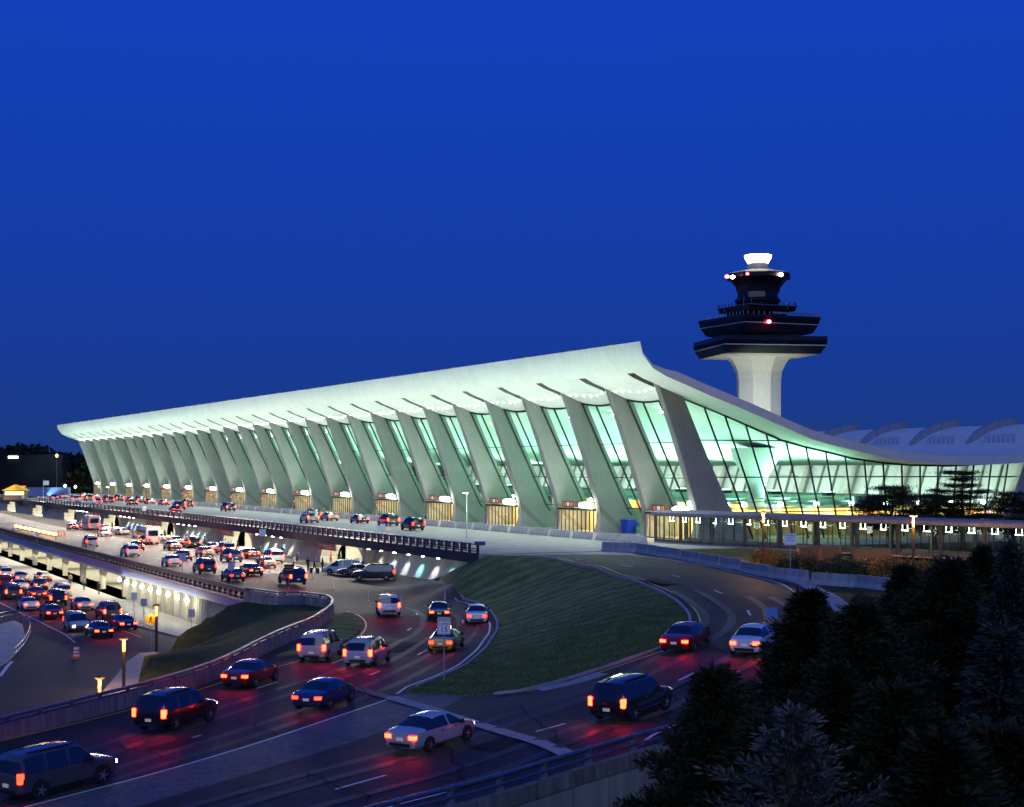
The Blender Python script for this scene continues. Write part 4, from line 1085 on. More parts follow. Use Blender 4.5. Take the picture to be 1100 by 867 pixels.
sq(813, 343, 336, W3 * .8, W3 * .86, A2, 'third_deck_base', tower_dark)
sq(813, 336, 331, W3 * 1.04, W3 * 1.08, A2, 'third_deck', tower_dark)
sq(813, 331, 330.2, W3 * 1.14, W3 * 1.14, A2, 'third_deck_trim', mat('blue trim', (.08, .12, .2), .4))
lad(813, 330.2, 326.5, W3 * 1.1, A2, 9, 'third_deck_rail', tower_dark)
# cab
cab = MB(); rr = []
for y, hw_ in ((330, 22), (326, 22.5), (324.5, 24.3), (323.5, 24.3), (321, 21.5), (315, 20.8), (308, 22.8), (303, 26.5), (301, 29)):
    r_ = hw_ * K / math.cos(math.pi / 8); rr.append([(r_ * math.cos(VA + R(10) + math.pi * k / 4) - .2, r_ * math.sin(VA + R(10) + math.pi * k / 4), zz(y)) for k in range(8)])
cab.loft(rr); cab.build('control_cab', tower_glass, te, world=False)
cab = MB()
for k in range(8):
    for q in range(5, 8):
        cab.bar(rr[q][k], rr[q + 1][k], .3, .3)
cab.build('cab_frame', tower_dark, te, world=False)
def octo(name, m, pr, smooth=False, n=8, rot=10):
    mb = MB(); rr = []
    for y, hw_ in pr:
        r_ = hw_ * K / math.cos(math.pi / n); rr.append([(r_ * math.cos(VA + R(rot) + 2 * math.pi * k / n) - .2, r_ * math.sin(VA + R(rot) + 2 * math.pi * k / n), zz(y)) for k in range(n)])
    mb.loft(rr); return mb.build(name, m, te, smooth=smooth, world=False)
octo('cab_roof_rim', tower_dark, [(301, 29), (300, 33.5), (295.5, 34), (295, 33)])
octo('cab_roof', mat('pale roof', (.6, .55, .42), .6), [(295, 32), (293, 26), (290.5, 14)])
octo('drum', mat('drum steel', (.5, .48, .4), .4, metal=.4), [(291, 10.5), (287.5, 10.5), (287.3, 11), (286.8, 11), (286.6, 10.2), (283, 10.2)], True, 24, 0)
octo('beacon_room', emat('beacon glow', (1., .86, .62), 7), [(283.2, 10.8), (280, 12.6), (277, 14.2), (274.6, 14.6), (274.3, 13.6)], True, 24, 0)
for i, (px, py, c) in enumerate(((781, 297, 'r'), (787, 297.5, 'w'), (803, 294, 'r'), (846, 294.5, 'r'), (839, 295, 'w'), (823, 294, 'w'), (826, 345.5, 'r'))):
    d_ = TD - (6.5 if px < 840 else 1.); p = PD(px, py, d_) - Vector((TBX, TBY, 0))
    if py > 340: p = PD(px, py, TD - 11.2) - Vector((TBX, TBY, 0))
    mb = MB(); mb.lathe([(.1, -.45), (.45, -.3), (.55, 0), (.4, .3), (.1, .42)], n=12)
    o = mb.build('obstruction_light' if c == 'r' else 'roof_lamp', emat('red beacon', (1., .05, .08), 22) if c == 'r' else emat('roof lamp warm', (1., .8, .5), 20), te, smooth=True, world=False); o.location = p
for px, y0, y1 in ((799, 329, 319), (807, 330, 320), (832, 295, 280), (846, 332, 321), (778, 336, 332)):
    a, b = PD(px, y0, TD - 8) - Vector((TBX, TBY, 0)), PD(px, y1, TD - 8) - Vector((TBX, TBY, 0)); mb = MB(); mb.tube([a, b], .07, 5); mb.build('antenna', galv, te, world=False)
# floodlights at the foot of the tower that wash its stem
f1 = PD(760, 455, TD - 26); f1.z = 11; spot(f1, (TBX, TBY, 30), 15000, 60, (.95, 1, .8), 1., .8); f2 = PD(840, 455, TD - 26); f2.z = 11; spot(f2, (TBX, TBY, 30), 21000, 60, (.93, 1, .82), 1., .8)
# ================================================================== VEHICLES
paint = mat('car paint', (.5, .5, .5), .25, objcol=True, coat=.8)
tyre_m = mat('tyre rubber', (.015, .015, .015), .8); rim_m = mat('alloy rim', (.45, .46, .48), .3, metal=.8)
cglass = mat('car glass', (.012, .016, .02), .05, spec=.9); blk = mat('black plastic', (.015, .015, .016), .5); chrome = mat('chrome', (.6, .6, .6), .2, metal=1.)
tail_on = emat('tail lamp lit', (1., .012, .004), 22); tail_hot = emat('brake lamp lit', (1., .012, .003), 60); tail_soft = emat('tail lamp dim', (1., .03, .01), 6)
head_on = emat('head lamp lit', (1., .93, .78), 35); head_off = mat('head lamp off', (.5, .5, .5), .15, spec=.8); plate_m = mat('number plate', (.6, .62, .6), .5, emit=(.8, .8, .7), es=.15)
amber_on = emat('amber lamp', (1., .42, .03), 60)
def car_body(kind):
    """stations x from rear(-) to front(+): half width, lower edge, belt z, top z, roof half width, glazed"""
    if kind == 'sedan':
        S = [(-2.35, .62, .42, .80, .82, .55), (-2.3, .80, .3, .9, .96, .70), (-2.05, .88, .26, .96, 1.03, .74), (-1.55, .91, .24, .97, 1.06, .74), (-.85, .92, .22, .97, 1.40, .60), (-.55, .92, .22, .97, 1.45, .58), (.05, .92, .22, .96, 1.46, .58), (.16, .92, .22, .96, 1.46, .58), (.45, .92, .22, .95, 1.42, .60), (1.15, .91, .22, .94, 1.0, .76), (1.7, .89, .24, .88, .93, .72), (2.15, .82, .28, .76, .82, .66), (2.38, .62, .34, .62, .66, .5)]
        G_ = {3: 't', 4: 's', 5: 's', 7: 's', 8: 't'}; axles = (-1.4, 1.42); H = 1.46; wr = .33
    elif kind == 'suv':
        S = [(-2.45, .74, .5, 1.0, 1.02, .68), (-2.42, .92, .38, 1.08, 1.12, .78), (-2.3, .97, .34, 1.12, 1.62, .76), (-2.12, .98, .3, 1.12, 1.84, .72), (-1.2, .99, .3, 1.12, 1.9, .74), (-1.08, .99, .3, 1.12, 1.9, .74), (-.1, .99, .3, 1.12, 1.9, .74), (.02, .99, .3, 1.11, 1.9, .74), (.62, .98, .3, 1.1, 1.84, .74), (1.3, .97, .3, 1.09, 1.16, .84), (1.95, .95, .32, 1.02, 1.09, .82), (2.35, .88, .36, .9, .98, .74), (2.5, .7, .42, .72, .76, .6)]
        G_ = {1: 'r', 3: 's', 5: 's', 7: 's', 8: 't'}; axles = (-1.5, 1.55); H = 1.9; wr = .39
    else:
        S = [(-2.45, .72, .42, .95, .98, .62), (-2.4, .92, .3, 1.02, 1.06, .78), (-2.2, .96, .26, 1.05, 1.55, .72), (-2.0, .97, .24, 1.06, 1.74, .70), (-1.1, .98, .22, 1.05, 1.8, .72), (-1., .98, .22, 1.05, 1.8, .72), (0., .98, .22, 1.04, 1.79, .72), (.1, .98, .22, 1.04, 1.78, .72), (.85, .97, .22, 1.02, 1.68, .70), (1.75, .95, .24, .98, 1.06, .80), (2.15, .92, .26, .88, .96, .74), (2.42, .82, .3, .72, .8, .64), (2.5, .66, .36, .6, .66, .5)]
        G_ = {1: 'r', 3: 's', 5: 's', 7: 's', 8: 't'}; axles = (-1.5, 1.6); H = 1.8; wr = .34
    def ring(s):
        x, w, zb, zt, zr, wr_ = s
        zr = max(zr, zt + .02); h = []
        h = [(x, 0, zb - .02), (x, w * .86, zb), (x, w * .985, zb + .12), (x, w, zb + (zt - zb) * .55), (x, w * .965, zt), (x, wr_ + (w * .965 - wr_) * .12, zt + (zr - zt) * .88), (x, wr_ * .86, zr), (x, 0, zr + .03)]
        return h + [(p[0], -p[1], p[2]) for p in h[-2:0:-1]]
    rings = [ring(s) for s in S]; n = len(rings[0]); body = MB(); gls = MB()
    vs = [p for r_ in rings for p in r_]; fb, fg = [], []
    for i in range(len(rings) - 1):
        g = G_.get(i)
        for k in range(n):
            f = (i * n + k, i * n + (k + 1) % n, (i + 1) * n + (k + 1) % n, (i + 1) * n + k)
            seg = min(k, n - 1 - k)   # 0..6 from underside to roof
            # seg 4: side window band; 5,6: shoulder and roof
            top_ = seg in (5, 6); side = seg == 4
            glass_ = (g == 's' and side) or (g in ('t', 'r') and (top_ or side))
            (fg if glass_ else fb).append(f)
    fb += [tuple(range(n))[::-1], tuple((len(rings) - 1) * n + k for k in range(n))]
    body.add(vs, fb); 
    used = sorted({i for f in fg for i in f}); mp = {i: j for j, i in enumerate(used)}
    gls.add([vs[i] for i in used], [tuple(mp[i] for i in f) for f in fg])
    return body, gls, axles, H, wr, S
def make_car(kind, label, cat, group, tail=tail_on, head=head_off, taxi=False):
    body, gls, axles, H, wr, S = car_body(kind)
    t = empty({'sedan': 'sedan_car', 'suv': 'sport_utility_car', 'van': 'minivan'}[kind], (0, 0, -500)); tag(t, label, cat, group)
    b = body.build('body', paint, t, smooth=True, world=False); gls.build('windows', cglass, t, smooth=True, world=False)
    w0 = None
    for ax in axles:
        for s in (-1, 1):
            if w0 is None:
                m_ = MB(); m_.lathe([(wr * .62, -.11), (wr * .95, -.11), (wr, -.06), (wr, .06), (wr * .95, .11), (wr * .62, .11)], n=20)
                m_.v = [(p[0], p[2], p[1]) for p in m_.v]; w0 = m_.build('wheel', tyre_m, t, smooth=True, world=False)
                m_ = MB(); m_.lathe([(wr * .64, -.085), (wr * .6, -.1), (wr * .2, -.112), (wr * .1, -.118)], n=10)
                for k in range(5): a = 2 * math.pi * k / 5; m_.box(-.035, .035, 0, 0, 0, 0) if 0 else m_.bar((0, 0, -.112), (wr * .58 * math.cos(a), wr * .58 * math.sin(a), -.1), .06, .03)
                m_.lathe([(wr * .64, .085), (wr * .6, .1), (wr * .1, .118)], n=10)
                m_.v = [(p[0], p[2], p[1]) for p in m_.v]; r0 = m_.build('rim', rim_m, w0, smooth=True, world=False); w = w0
            else:
                w = w0.copy(); COL.objects.link(w); w.parent = t; r_ = r0.copy(); COL.objects.link(r_); r_.parent = w
            w.location = (ax, s * .86 if kind == 'sedan' else s * .9, wr)
            m_ = MB(); m_.prism([(ax + (wr + .07) * math.cos(a), wr + (wr + .07) * math.sin(a)) for a in [math.pi * k / 10 for k in range(11)]], s * (.70), s * (.925 if kind == 'sedan' else .985), 'y'); m_.build('wheel_arch', blk, t, world=False)
    xr, wR = S[1][0], S[1][1]; zt = S[1][3]
    for s in (-1, 1):
        m_ = MB()
        if kind == 'sedan': m_.box(xr - .06, xr + .14, s * .48, s * (wR + .02), zt - .22, zt - .06)
        else: m_.box(xr - .05, xr + .16, s * (wR - .16), s * (wR + .03), zt - .28, zt + .12)
        m_.build('tail_light', tail, t, world=False)
        xf = S[-2][0]; zf_ = S[-2][3]; m_ = MB(); m_.box(xf - .0, xf + .1, s * .5, s * (S[-2][1] - .08), zf_ - .17, zf_ - .03); m_.build('headlight', head, t, world=False)
        m_ = MB(); m_.box(.78, .98, s * .92, s * 1.1, S[7][3] - .02, S[7][3] + .14); m_.build('side_mirror', blk, t, world=False)
        for x in (.45, -.55): m_ = MB(); m_.box(x, x + .16, s * (S[6][1] + .012), s * (S[6][1] - .02), S[6][3] - .12, S[6][3] - .09); m_.build('door_handle', chrome, t, world=False)
    m_ = MB(); m_.box(S[0][0] - .06, S[0][0] + .02, -.55, .55, .36, .5); m_.build('bumper', blk, t, world=False); m_ = MB(); m_.box(S[-1][0] - .02, S[-1][0] + .05, -.5, .5, .36, .46); m_.build('bumper', blk, t, world=False)
    m_ = MB(); m_.box(S[0][0] - .05, S[0][0] - .01, -.17, .17, .6, .74); m_.build('number_plate', plate_m, t, world=False)
    m_ = MB(); m_.box(S[-1][0] - .02, S[-1][0] + .03, -.42, .42, .5, .62); m_.build('grille', blk, t, world=False)
    if kind != 'sedan':
        for s in (-1, 1): m_ = MB(); m_.bar((-1.9, s * .66, H + .03), (.4, s * .66, H + .03), .05, .05); m_.build('roof_rail', blk, t, world=False)
    if taxi: m_ = MB(); m_.box(-.12, .12, -.3, .3, H + .03, H + .2); m_.build('roof_light', emat('taxi roof light', (1, .75, .3), 12), t, world=False)
    return t
def make_bus():
    t = empty('shuttle_bus', (0, 0, -500))
    m_ = MB(); m_.loft([[(x, -w, z0), (x, w, z0), (x, w * 1.0, z1 - .4), (x, w * .9, z1), (x, -w * .9, z1), (x, -w, z1 - .4)] for x, w, z0, z1 in ((-4., 1.15, .4, 2.8), (-3.9, 1.22, .35, 3.0), (3.6, 1.22, .35, 3.0), (3.95, 1.15, .4, 2.7))]); m_.build('body', paint, t, smooth=True, world=False)
    for s in (-1, 1): 
        m_ = MB(); m_.box(-3.5, 3.2, s * 1.2, s * 1.24, 1.4, 2.4); m_.build('side_windows', cglass, t, world=False)
        m_ = MB(); m_.box(-4.06, -3.95, s * .8, s * 1.1, .8, 1.3); m_.build('tail_light', tail_on, t, world=False)
        for x in (-2.4, 2.4):
            w = MB(); w.lathe([(.25, -.15), (.46, -.15), (.48, 0), (.46, .15), (.25, .15)], n=18); w.v = [(p[0], p[2], p[1]) for p in w.v]; q = w.build('wheel', tyre_m, t, smooth=True, world=False); q.location = (x, s * 1.05, .48)
    m_ = MB(); m_.box(-4.06, -3.95, -.8, .8, 1.5, 2.4); m_.build('rear_window', cglass, t, world=False)
    m_ = MB(); m_.box(3.9, 3.98, -1., 1., 1.2, 2.4); m_.build('windscreen', cglass, t, world=False)
    for y in (-.9, -.3, .3, .9): m_ = MB(); m_.box(-4.02, -3.9, y - .08, y + .08, 2.86, 2.94); m_.build('roof_marker_light', tail_on, t, world=False)
    return t
protos = {}
for kind in ('sedan', 'suv', 'van'):
    for st, (tl, hd) in {'on': (tail_on, head_on), 'hot': (tail_hot, head_on), 'off': (tail_soft, head_off)}.items():
        protos[kind, st] = make_car(kind, 'x', 'x', None, tl, hd, False)
protos['taxi', 'on'] = make_car('sedan', 'x', 'x', None, tail_on, head_on, True)
protos['bus', 'on'] = make_bus()
ptree = {k: tree_of(v) for k, v in protos.items()}
pused = set()
CN = {'black': (.012, .012, .014), 'silver': (.42, .43, .45), 'white': (.75, .75, .73), 'dark grey': (.07, .07, .075), 'dark blue': (.015, .03, .12), 'dark red': (.22, .012, .012), 'yellow': (.7, .42, .03), 'beige': (.4, .34, .25), 'pale blue': (.35, .48, .6), 'green': (.03, .12, .05)}
KN = {'sedan': ('sedan', 'car'), 'suv': ('sport utility car', 'car'), 'van': ('minivan', 'van'), 'taxi': ('taxi cab', 'taxi'), 'bus': ('shuttle bus', 'bus')}
def put_car(kind, st, x, y, z, ang, colour, where, group, sc=1., tilt=0.):
    p = protos[kind, st]; c = (*CN[colour], 1)
    if (kind, st) in pused: q = copy_tree(p, (x, y, z), ang, ptree[kind, st])
    else: q = p; q.location = (x, y, z); q.rotation_euler.z = ang; pused.add((kind, st))
    q.scale = (sc,) * 3; q.rotation_euler.y = tilt
    for ch in CHS(q): ch.color = c
    tag(q, '%s %s %s' % (colour, KN[kind][0], where), KN[kind][1], group)
    return q
def CHS(q):
    return [c for c in COL.objects if c.parent == q and c.name.startswith('body')] if False else q.children if q.children else []
def along(path, d):
    acc = 0
    for a, b in zip(path, path[1:]):
        l = math.dist(a, b)
        if acc + l >= d: t = (d - acc) / l; return (a[0] + (b[0] - a[0]) * t, a[1] + (b[1] - a[1]) * t), math.atan2(b[1] - a[1], b[0] - a[0])
        acc += l
    return path[-1], 0.
rc = random.Random(21)
def lane(path, ds, kinds, where, group, st='on', zf=T):
    for i, d in enumerate(ds):
        p, a = along(path, d); q, _ = along(path, d + 1.); k, col = kinds[i % len(kinds)]
        tilt = -math.atan2(zf(*q) - zf(*p), 1.)
        put_car(k, st if k not in ('taxi', 'bus') else 'on', p[0], p[1], zf(*p) + .02, a, col, where[i] if isinstance(where, list) else where % ordn(i), group, tilt=tilt)
ramp_l1 = GS([(-60, 843), (40, 822), (155, 790), (260, 758), (370, 722), (430, 695), (468, 672), (470, 661), (455, 652), (420, 643)], 1.)
ramp_l2 = GS([(-60, 880), (40, 854), (155, 824), (280, 783), (390, 742), (450, 714), (490, 690), (512, 671), (503, 657), (470, 646)], 1.)
ramp_l0 = GS([(-60, 822), (60, 798), (160, 768), (270, 735), (350, 705), (405, 678), (418, 664), (405, 655), (380, 646)], 1.)
ramp_r1 = GS([(60, 915), (200, 875), (330, 838), (450, 805), (560, 768), (660, 735), (730, 700), (762, 678), (772, 662), (760, 650), (735, 634), (680, 616)], 1.)
ramp_r2 = GS([(200, 910), (330, 876), (450, 846), (560, 810), (680, 768), (760, 728), (815, 695), (838, 672), (835, 655), (815, 641), (780, 628)], 1.)
def near(path, px, py):
    t = G(px, py); best = min(range(len(path)), key=lambda i: math.dist(path[i], t)); return sum(math.dist(a, b) for a, b in zip(path[:best + 1], path[1:best + 1]))
def at_px(path, L_): return [near(path, *p) for p in L_]
lane(ramp_l1, at_px(ramp_l1, [(190, 780), (395, 712), (470, 665)]), [('suv', 'black'), ('van', 'silver'), ('sedan', 'black')], 'on the left ramp, %s in its middle lane', 'cars climbing the left ramp', 'hot')
lane(ramp_l2, at_px(ramp_l2, [(60, 850), (350, 757), (478, 698), (505, 668)]), [('suv', 'dark grey'), ('sedan', 'dark blue'), ('taxi', 'yellow'), ('sedan', 'white')], 'on the left ramp, %s in its outer lane', 'cars climbing the left ramp', 'on')
lane(ramp_l0, at_px(ramp_l0, [(275, 735), (340, 708), (412, 660)]), [('sedan', 'dark red'), ('suv', 'silver'), ('van', 'white')], 'on the left ramp, %s in its inner lane', 'cars climbing the left ramp', 'hot')
lane(ramp_r1, at_px(ramp_r1, [(470, 799), (735, 697)]), [('sedan', 'silver'), ('sedan', 'dark red')], 'on the right ramp, %s car of its inner lane', 'cars on the right ramp', 'hot')
lane(ramp_r2, at_px(ramp_r2, [(680, 768), (812, 697)]), [('suv', 'black'), ('sedan', 'white')], 'on the right ramp, %s car of its outer lane', 'cars on the right ramp', 'hot')
# arrivals road queue: parked and moving, heading away
hd = math.pi / 2
cols_ = ['silver', 'black', 'white', 'dark red', 'dark grey', 'dark blue', 'beige']
zm = MID + .02
q = []
def mrow(x, ys_, where, st='on', kinds=('sedan', 'suv', 'van', 'sedan')):
    for i, y in enumerate(ys_):
        k = rc.choice(kinds); put_car(k, st, x + rc.uniform(-.3, .3), y, zm, hd + rc.uniform(-.04, .04), rc.choice(cols_), where % ordn(i), 'cars on the arrivals road')
mrow(62.8, [207, 219, 231, 238, 252, 262, 275, 290, 304, 322, 345], 'at the arrivals kerb, %s from the near end', 'hot')
mrow(58.6, [197, 212, 226, 246, 266, 300, 335], 'second lane from the arrivals kerb, %s from the near end', 'hot')
mrow(49., [176, 190, 206, 232, 262], 'in the outer arrivals lane, %s from the near end', 'on')
mrow(53., [168, 184, 218, 248], 'in the middle arrivals lane, %s from the near end', 'hot')
put_car('bus', 'on', 59.5, 268, zm, hd, 'white', 'with red marker lights on the arrivals road', 'buses on the arrivals road')
put_car('bus', 'on', 62.5, 335, zm, hd, 'silver', 'far along the arrivals kerb beside its lit doorway', 'buses on the arrivals road')
# three parked by the washed wall
def park(kind, px, py, colour, where, ang):
    p = P(px, py, EYE - MID); put_car(kind, 'off', p[0], p[1], T(*p) + .02 if p[1] < 186 else zm, ang, colour, where, 'cars parked by the washed wall')
AW = -TH + math.pi
park('suv', 401, 622.5, 'black', 'parked side on in front of the washed arrivals wall', AW + .05)
park('sedan', 384, 619, 'dark grey', 'parked behind the black sport utility car', AW - .05)
park('van', 370, 617, 'pale blue', 'parked at the far side of the black sport utility car', AW - .1)
# departures deck
def drow(x, ys_, where, st='on'):
    for i, y in enumerate(ys_):
        k = rc.choice(('sedan', 'suv', 'van', 'sedan')); put_car(k, st, x + rc.uniform(-.3, .3), y, .03, hd + rc.uniform(-.03, .03), rc.choice(cols_), where % ordn(i), 'cars on the departures deck')
drow(86.5, [226, 238, 252, 262, 316, 352, 372, 386, 400, 410, 424, 440, 456, 475], 'at the departures kerb, %s from the near end', 'hot')
drow(80, [243, 330, 378, 405, 432, 470, 505], 'in the second departures lane, %s from the near end', 'hot')
drow(74, [310, 388, 418, 450, 490, 520], 'in the deck lane by the railing, %s from near end', 'on')
put_car('suv', 'on', 83.5, 208, .03, hd, 'black', 'alone on the near part of the departures deck', 'cars on the departures deck')
put_car('bus', 'on', 78, 540, .03, hd, 'yellow', 'with amber glow at the far end of the departures deck', 'buses on the departures deck')
# lower road
def low(kind, px, py, colour, where, st='on', ang=hd): p = PL(px, py); put_car(kind, st, p[0], p[1], LOW + .02, ang + rc.uniform(-.05, .05), colour, where, 'cars on the lower road', sc=1.06)
low('sedan', 106, 684, 'black', 'nearest in the lower road queue', 'hot')
low('sedan', 132, 676, 'dark blue', 'nearest the pavement on the lower road', 'hot')
low('van', 82, 677, 'silver', 'on the lower road facing the camera with headlights on', 'on', -hd)
low('suv', 116, 665, 'dark grey', 'second from the near end beside the lower pavement', 'hot')
for i, (k, px, py, c) in enumerate((('sedan', 55, 664, 'dark red'), ('sedan', 88, 655, 'silver'), ('suv', 60, 650, 'black'), ('sedan', 30, 655, 'white'), ('sedan', 38, 643, 'dark red'), ('van', 66, 641, 'silver'), ('suv', 12, 643, 'dark grey'), ('sedan', 20, 634, 'white'), ('sedan', 42, 633, 'black'), ('suv', 4, 632, 'dark red'), ('sedan', 22, 625, 'silver'), ('sedan', 46, 625, 'dark grey'), ('van', 4, 621, 'white'))):
    low(k, px, py, c, 'in the lower road queue, %s from its near end' % ordn(i + 4), 'hot')
for k, p in protos.items():
    if k not in pused:
        for c, sub in ptree[k]:
            for s, _ in sub: bpy.data.objects.remove(s)
            bpy.data.objects.remove(c)
        bpy.data.objects.remove(p)

# ================================================================== PEOPLE
skin = mat('skin', (.45, .28, .2), .6); hair = mat('hair', (.03, .02, .015), .7); cloth = mat('jacket cloth', (.1, .1, .1), .85, objcol=True); trous = mat('trousers', (.02, .022, .03), .85)
def person_mesh(pose):
    st = {'stand': (.09, -.09, .0), 'walk': (.30, -.28, .12)}[pose]
    J = {'pel': (0, 0, .98), 'sp': (0, .0, 1.2), 'ch': (.01, 0, 1.38), 'nk': (.015, 0, 1.53), 'hd': (.03, 0, 1.64), 'ht': (.02, 0, 1.76)}
    for s, sx in (('l', 1), ('r', -1)):
        f = st[0] if s == 'l' else st[1]
        J['hp' + s] = (0, sx * .1, .92); J['kn' + s] = (f * .55 + .03, sx * .11, .5); J['an' + s] = (f - .02, sx * .11, .09); J['to' + s] = (f + .16, sx * .13, .04)
        J['sh' + s] = (0, sx * .2, 1.43); J['el' + s] = (-f * .3 - .02, sx * .25, 1.14); J['wr' + s] = (-f * .35 + .1, sx * .24, .92); J['ha' + s] = (-f * .35 + .14, sx * .23, .82)
    E = [('pel', 'sp'), ('sp', 'ch'), ('ch', 'nk'), ('nk', 'hd'), ('hd', 'ht')]
    for s in 'lr': E += [('pel', 'hp' + s), ('hp' + s, 'kn' + s), ('kn' + s, 'an' + s), ('an' + s, 'to' + s), ('ch', 'sh' + s), ('sh' + s, 'el' + s), ('el' + s, 'wr' + s), ('wr' + s, 'ha' + s)]
    RD = {'pel': (.16, .13), 'sp': (.15, .11), 'ch': (.17, .12), 'nk': (.06, .06), 'hd': (.095, .085), 'ht': (.06, .06), 'hp': (.1, .1), 'kn': (.07, .07), 'an': (.05, .05), 'to': (.04, .035), 'sh': (.075, .075), 'el': (.055, .055), 'wr': (.04, .04), 'ha': (.035, .025)}
    names = list(J); me = bpy.data.meshes.new('person'); me.from_pydata([J[n] for n in names], [(names.index(a), names.index(b)) for a, b in E], [])
    o = bpy.data.objects.new('person', me); COL.objects.link(o)
    md = o.modifiers.new('s', 'SKIN'); sv = me.skin_vertices[0].data
    for i, n in enumerate(names): sv[i].radius = RD.get(n, RD.get(n[:2], (.05, .05))); sv[i].use_root = n == 'pel'
    o.modifiers.new('u', 'SUBSURF').levels = 1
    bpy.context.view_layer.update(); dg = bpy.context.evaluated_depsgraph_get(); m2 = bpy.data.meshes.new_from_object(o.evaluated_get(dg))
    bpy.data.objects.remove(o)
    for m in (skin, trous, cloth): m2.materials.append(m)
    for p in m2.polygons:
        z = p.center.z; p.use_smooth = True; p.material_index = 1 if z < .98 and not (abs(p.center.y) > .2 and z > .78) else (2 if .9 < z < 1.5 else 0)
        if z <= .98 and abs(p.center.y) > .2 and z > .78: p.material_index = 0 if z < .9 else 2
    return m2
pm = {k: person_mesh(k) for k in ('stand', 'walk')}
hb = MB(); hb.lathe([(.02, 1.79), (.085, 1.765), (.112, 1.7), (.108, 1.64), (.09, 1.6)], (.0, 0, 0), 14)
hm = None
pc = {'red': (.35, .02, .02), 'black': (.012, .012, .014), 'grey': (.2, .2, .2), 'white': (.7, .7, .68), 'blue': (.03, .07, .3), 'tan': (.35, .25, .14), 'green': (.04, .14, .06)}
def person(x, y, z, ang, colour, pose, where, group):
    global hm
    o = bpy.data.objects.new('person', pm[pose]); COL.objects.link(o); o.location = (x, y, z); o.rotation_euler.z = ang; o.color = (*pc[colour], 1)
    if hm is None: hm = hb.build('hair', hair, o, smooth=True, world=False)
    else: h = hm.copy(); COL.objects.link(h); h.parent = o
    tag(o, 'person in a %s jacket %s, %s' % (colour, 'standing' if pose == 'stand' else 'walking', where), 'person', group)
case_m = mat('suitcase shell', (.03, .03, .04), .4, objcol=True); cs = None
def suitcase(x, y, z, ang, where, colour=(.02, .02, .03)):
    t = empty('suitcase', (x, y, z), ang); tag(t, where, 'suitcase', 'suitcases at the arrivals kerb')
    m_ = MB(); m_.loft([[(-.11, -.2, z_), (.11, -.2, z_), (.11, .2, z_), (-.11, .2, z_)] if 0 else [(-.12 * k, -.21 * k, z_), (.12 * k, -.21 * k, z_), (.12 * k, .21 * k, z_), (-.12 * k, .21 * k, z_)] for z_, k in ((.06, .93), (.1, 1), (.62, 1), (.66, .93))]); b = m_.build('case', case_m, t, world=False); b.color = (*colour, 1)
    m_ = MB(); m_.box(-.02, .0, -.12, -.1, .66, 1.02); m_.box(-.02, .0, .1, .12, .66, 1.02); m_.box(-.025, .005, -.12, .12, 1., 1.04); m_.build('handle', dark_steel, t, world=False)
ppl = [(277, 610, 'grey', 'stand'), (283, 612, 'tan', 'walk'), (315.5, 611, 'white', 'stand'), (331, 614, 'black', 'stand'), (338, 615, 'black', 'walk'), (346.5, 614.5, 'black', 'stand'), (355.5, 607, 'red', 'stand'), (297, 603, 'blue', 'stand'), (303, 600, 'black', 'walk'), (319, 605, 'grey', 'walk'), (366, 606, 'green', 'stand')]
for i, (px, py, c, ps) in enumerate(ppl):
    p = P(px, py, EYE - zm); person(p[0], p[1], zm if p[1] > 186 else T(*p), rc.uniform(0, 6), c, ps, '%s from the left in the lit arrivals kerb group' % ordn(i), 'people waiting at the arrivals kerb')
for i, (px, py) in enumerate(((334, 615.5), (341, 616), (350, 615))):
    p = P(px, py, EYE - zm); suitcase(p[0], p[1], zm if p[1] > 186 else T(*p), .4 * i, 'small black wheeled suitcase, %s from the left in front of the waiting people' % ordn(i))
for i in range(10):
    y = [222, 236, 241, 252, 268, 276, 283, 296, 310, 330][i]; person(WX - 1.4 + rc.uniform(-.8, .5), y, zm, rc.uniform(0, 6), rc.choice(list(pc)), rc.choice(('stand', 'walk')), '%s from the near end on the far arrivals pavement' % ordn(i), 'people on the arrivals pavement')
for i, (n, dx) in enumerate(((5.6, 0), (7.5, 1), (9.7, 0), (11.4, 1), (12.5, 0), (15.5, 0))):
    person(95 + dx, Y0 + n * BAY, .03, rc.uniform(0, 6), rc.choice(list(pc)), rc.choice(('stand', 'walk')), 'by a lit doorway, %s from the near end' % ordn(i), 'people under the columns')
for i, (px, py) in enumerate(((28, 645), (53, 640), (60, 646))):
    p = PL(px, py); person(BX - 1.5 - i * .3, 214 + 9 * i, LOW + .17, 1., ('black', 'grey', 'tan')[i], 'stand', '%s from the near end on the lower pavement' % ordn(i), 'people on the lower pavement')

# ================================================================== LAMPS, SIGNS, POSTS
def bollard(px, py, h_lev, hgt, label, zf=None, glow=.45):
    p = P(px, py, h_lev); z = zf(*p) if zf else EYE - h_lev
    t = empty('column_lamp', (p[0], p[1], z)); tag(t, label, 'lamp post', 'bronze column lamps')
    m_ = MB(); m_.lathe([(.13, 0), (.13, hgt - .9)], n=14); m_.build('post', mat('bronze post', (.03, .022, .018), .4), t, smooth=True, world=False)
    m_ = MB(); m_.lathe([(.1, hgt - .9), (.1, hgt)], n=14); m_.build('lamp_shade', emat('sodium lamp glow', (1., .42, .06), 3.), t, smooth=True, world=False)
    m_ = MB(); m_.lathe([(.34, hgt), (.36, hgt + .12), (.1, hgt + .22)], n=16); m_.build('lamp_cap', mat('bronze post', (.03, .022, .018)), t, smooth=True, world=False)
    point((p[0] + .2, p[1] - .4, z + hgt - .3), 900 * glow, (1., .5, .14), .1); point((p[0] - .5, p[1] - .3, z + hgt - .3), 700 * glow, (1., .5, .14), .1)
